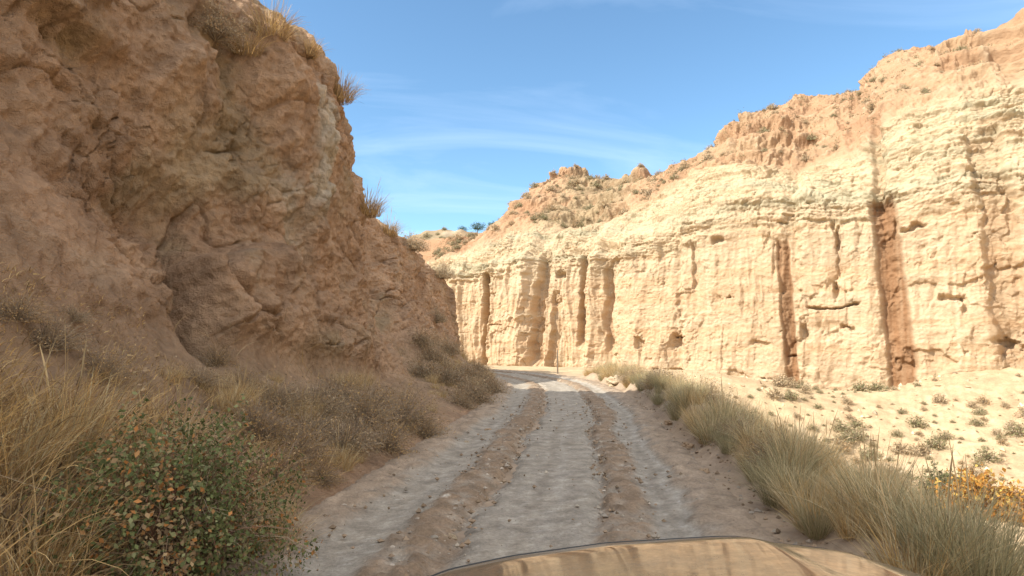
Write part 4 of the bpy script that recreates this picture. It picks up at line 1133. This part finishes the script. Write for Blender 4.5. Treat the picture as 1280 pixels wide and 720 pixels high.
zf = np.interp(BX, [-.78, -.70, -.5, -.2, .156, .24, .27, .5, .7, .78], [.885, .915, .955, .995, 1.015, 1.015, 1.003, .975, .915, .885])
zf = smooth_axis(zf, 2, 0)
edge_y = .70 - .10 * (BX / .78) ** 2 * np.abs(BX / .78)
BYs = BY
BZ = zf + (.66 - BYs) * .105 - .05 * np.clip((BYs - .5) / .3, 0, 1) ** 2 - .16 * np.clip((BYs - edge_y) / .12, 0, 1.3) ** 2
bon = sheet("bonnet", np.stack([BX, BYs, BZ], -1), M_PAINT, car)
rim_y = edge_y[:, 0] + .012
rim_z = np.array([np.interp(y_, BYs[i], BZ[i]) for i, y_ in enumerate(rim_y)])
aa = np.linspace(0, 2 * np.pi, 9)[:-1]
tub = np.stack([np.stack([BX[:, 0], rim_y + .004 * math.cos(t), rim_z + .001 + .004 * math.sin(t)], -1) for t in aa] + [np.stack([BX[:, 0], rim_y + .006, rim_z + .003], -1)], 1)
obj("seal", mesh_np("bonnet_seal", tub, grid_faces(*tub.shape[:2]), None, [M_BLACK]), bon)
for sx in (-1, 1):
    # wing with a wheel arch
    yy = np.linspace(-.85, .86, 60); zz = np.linspace(0, 1, 16)
    WY, WV = np.meshgrid(yy, zz, indexing='ij')
    arch = np.sqrt(np.clip(.43 ** 2 - (WY - .12) ** 2, 0, None)) + .36
    low = np.maximum(np.where(np.abs(WY - .12) < .43, arch, .36), .36)
    ztop = .882 + (.66 - WY) * .105 - .02 - .21 * np.clip((WY - .45) / .41, 0, 1) ** 2
    WZ = low + (ztop - low) * WV
    WX = sx * (.79 + .09 * np.sin(WV * np.pi * .9) - .10 * np.clip((WY - .5) / .36, 0, 1) ** 2)
    sheet("wing", np.stack([WX, WY, WZ], -1), M_PAINT, car)
    # wheel
    a = np.linspace(0, 2 * np.pi, 33)[:-1]
    prof = np.array([(-.11, .22), (-.12, .31), (-.09, .355), (.09, .355), (.12, .31), (.11, .22)])
    tv = np.array([[(px_, r_ * math.cos(t), r_ * math.sin(t)) for t in a] for px_, r_ in prof])
    i = np.arange(6 * 32).reshape(6, 32); tf = np.stack([i[:-1], np.roll(i, -1, 1)[:-1], np.roll(i, -1, 1)[1:], i[1:]], -1).reshape(-1, 4)
    wh = obj("wheel", mesh_np("tyre", tv.reshape(-1, 3), tf, None, [M_RUBBER]), car, (sx * .72, .12, .36))
    rimp = np.array([(.06 * sx, .02), (.07 * sx, .08), (.03 * sx, .15), (.10 * sx, .215), (-.08 * sx, .218)])
    rv = np.array([[(px_, r_ * math.cos(t), r_ * math.sin(t)) for t in a] for px_, r_ in rimp])
    i = np.arange(5 * 32).reshape(5, 32); rf = np.stack([i[:-1], np.roll(i, -1, 1)[:-1], np.roll(i, -1, 1)[1:], i[1:]], -1).reshape(-1, 4)
    obj("rim", mesh_np("rim", rv.reshape(-1, 3), rf, None, [M_RIM]), wh)
    th_, ph_ = np.meshgrid(np.linspace(0, np.pi, 14), np.linspace(0, 2 * np.pi, 20), indexing='ij')
    hl = np.stack([.16 * np.sin(th_) * np.cos(ph_), .07 * np.sin(th_) * np.sin(ph_), .075 * np.cos(th_)], -1)
    obj("headlight", mesh_np("headlight", hl, grid_faces(14, 20), None, [M_LENS]), car, (sx * .56, .80, .68))
u_, v_ = np.meshgrid(np.linspace(-1, 1, 60), np.linspace(0, 1, 18), indexing='ij')
fx_, fz_ = u_ * .78, .30 + v_ * .48
fy_ = .92 - .16 * np.abs(u_) ** 3 - .10 * np.clip(v_ - .55, 0, 1) ** 1.2 * 1.5 - .12 * np.clip(.2 - v_, 0, 1)
sheet("bumper", np.stack([fx_, fy_, fz_], -1), M_PAINT, car)
gu, gv_ = np.meshgrid(np.linspace(-.36, .36, 40), np.linspace(.52, .66, 41), indexing='ij')
gyy = .935 - .16 * np.abs(gu / .78) ** 3 - .10 * np.clip((gv_ - .3) / .48 - .55, 0, 1) ** 1.2 * 1.5 + .012 * np.sign(np.sin(gv_ * 210))
sheet("grille", np.stack([gu, gyy, gv_], -1), M_BLACK, car, .01)
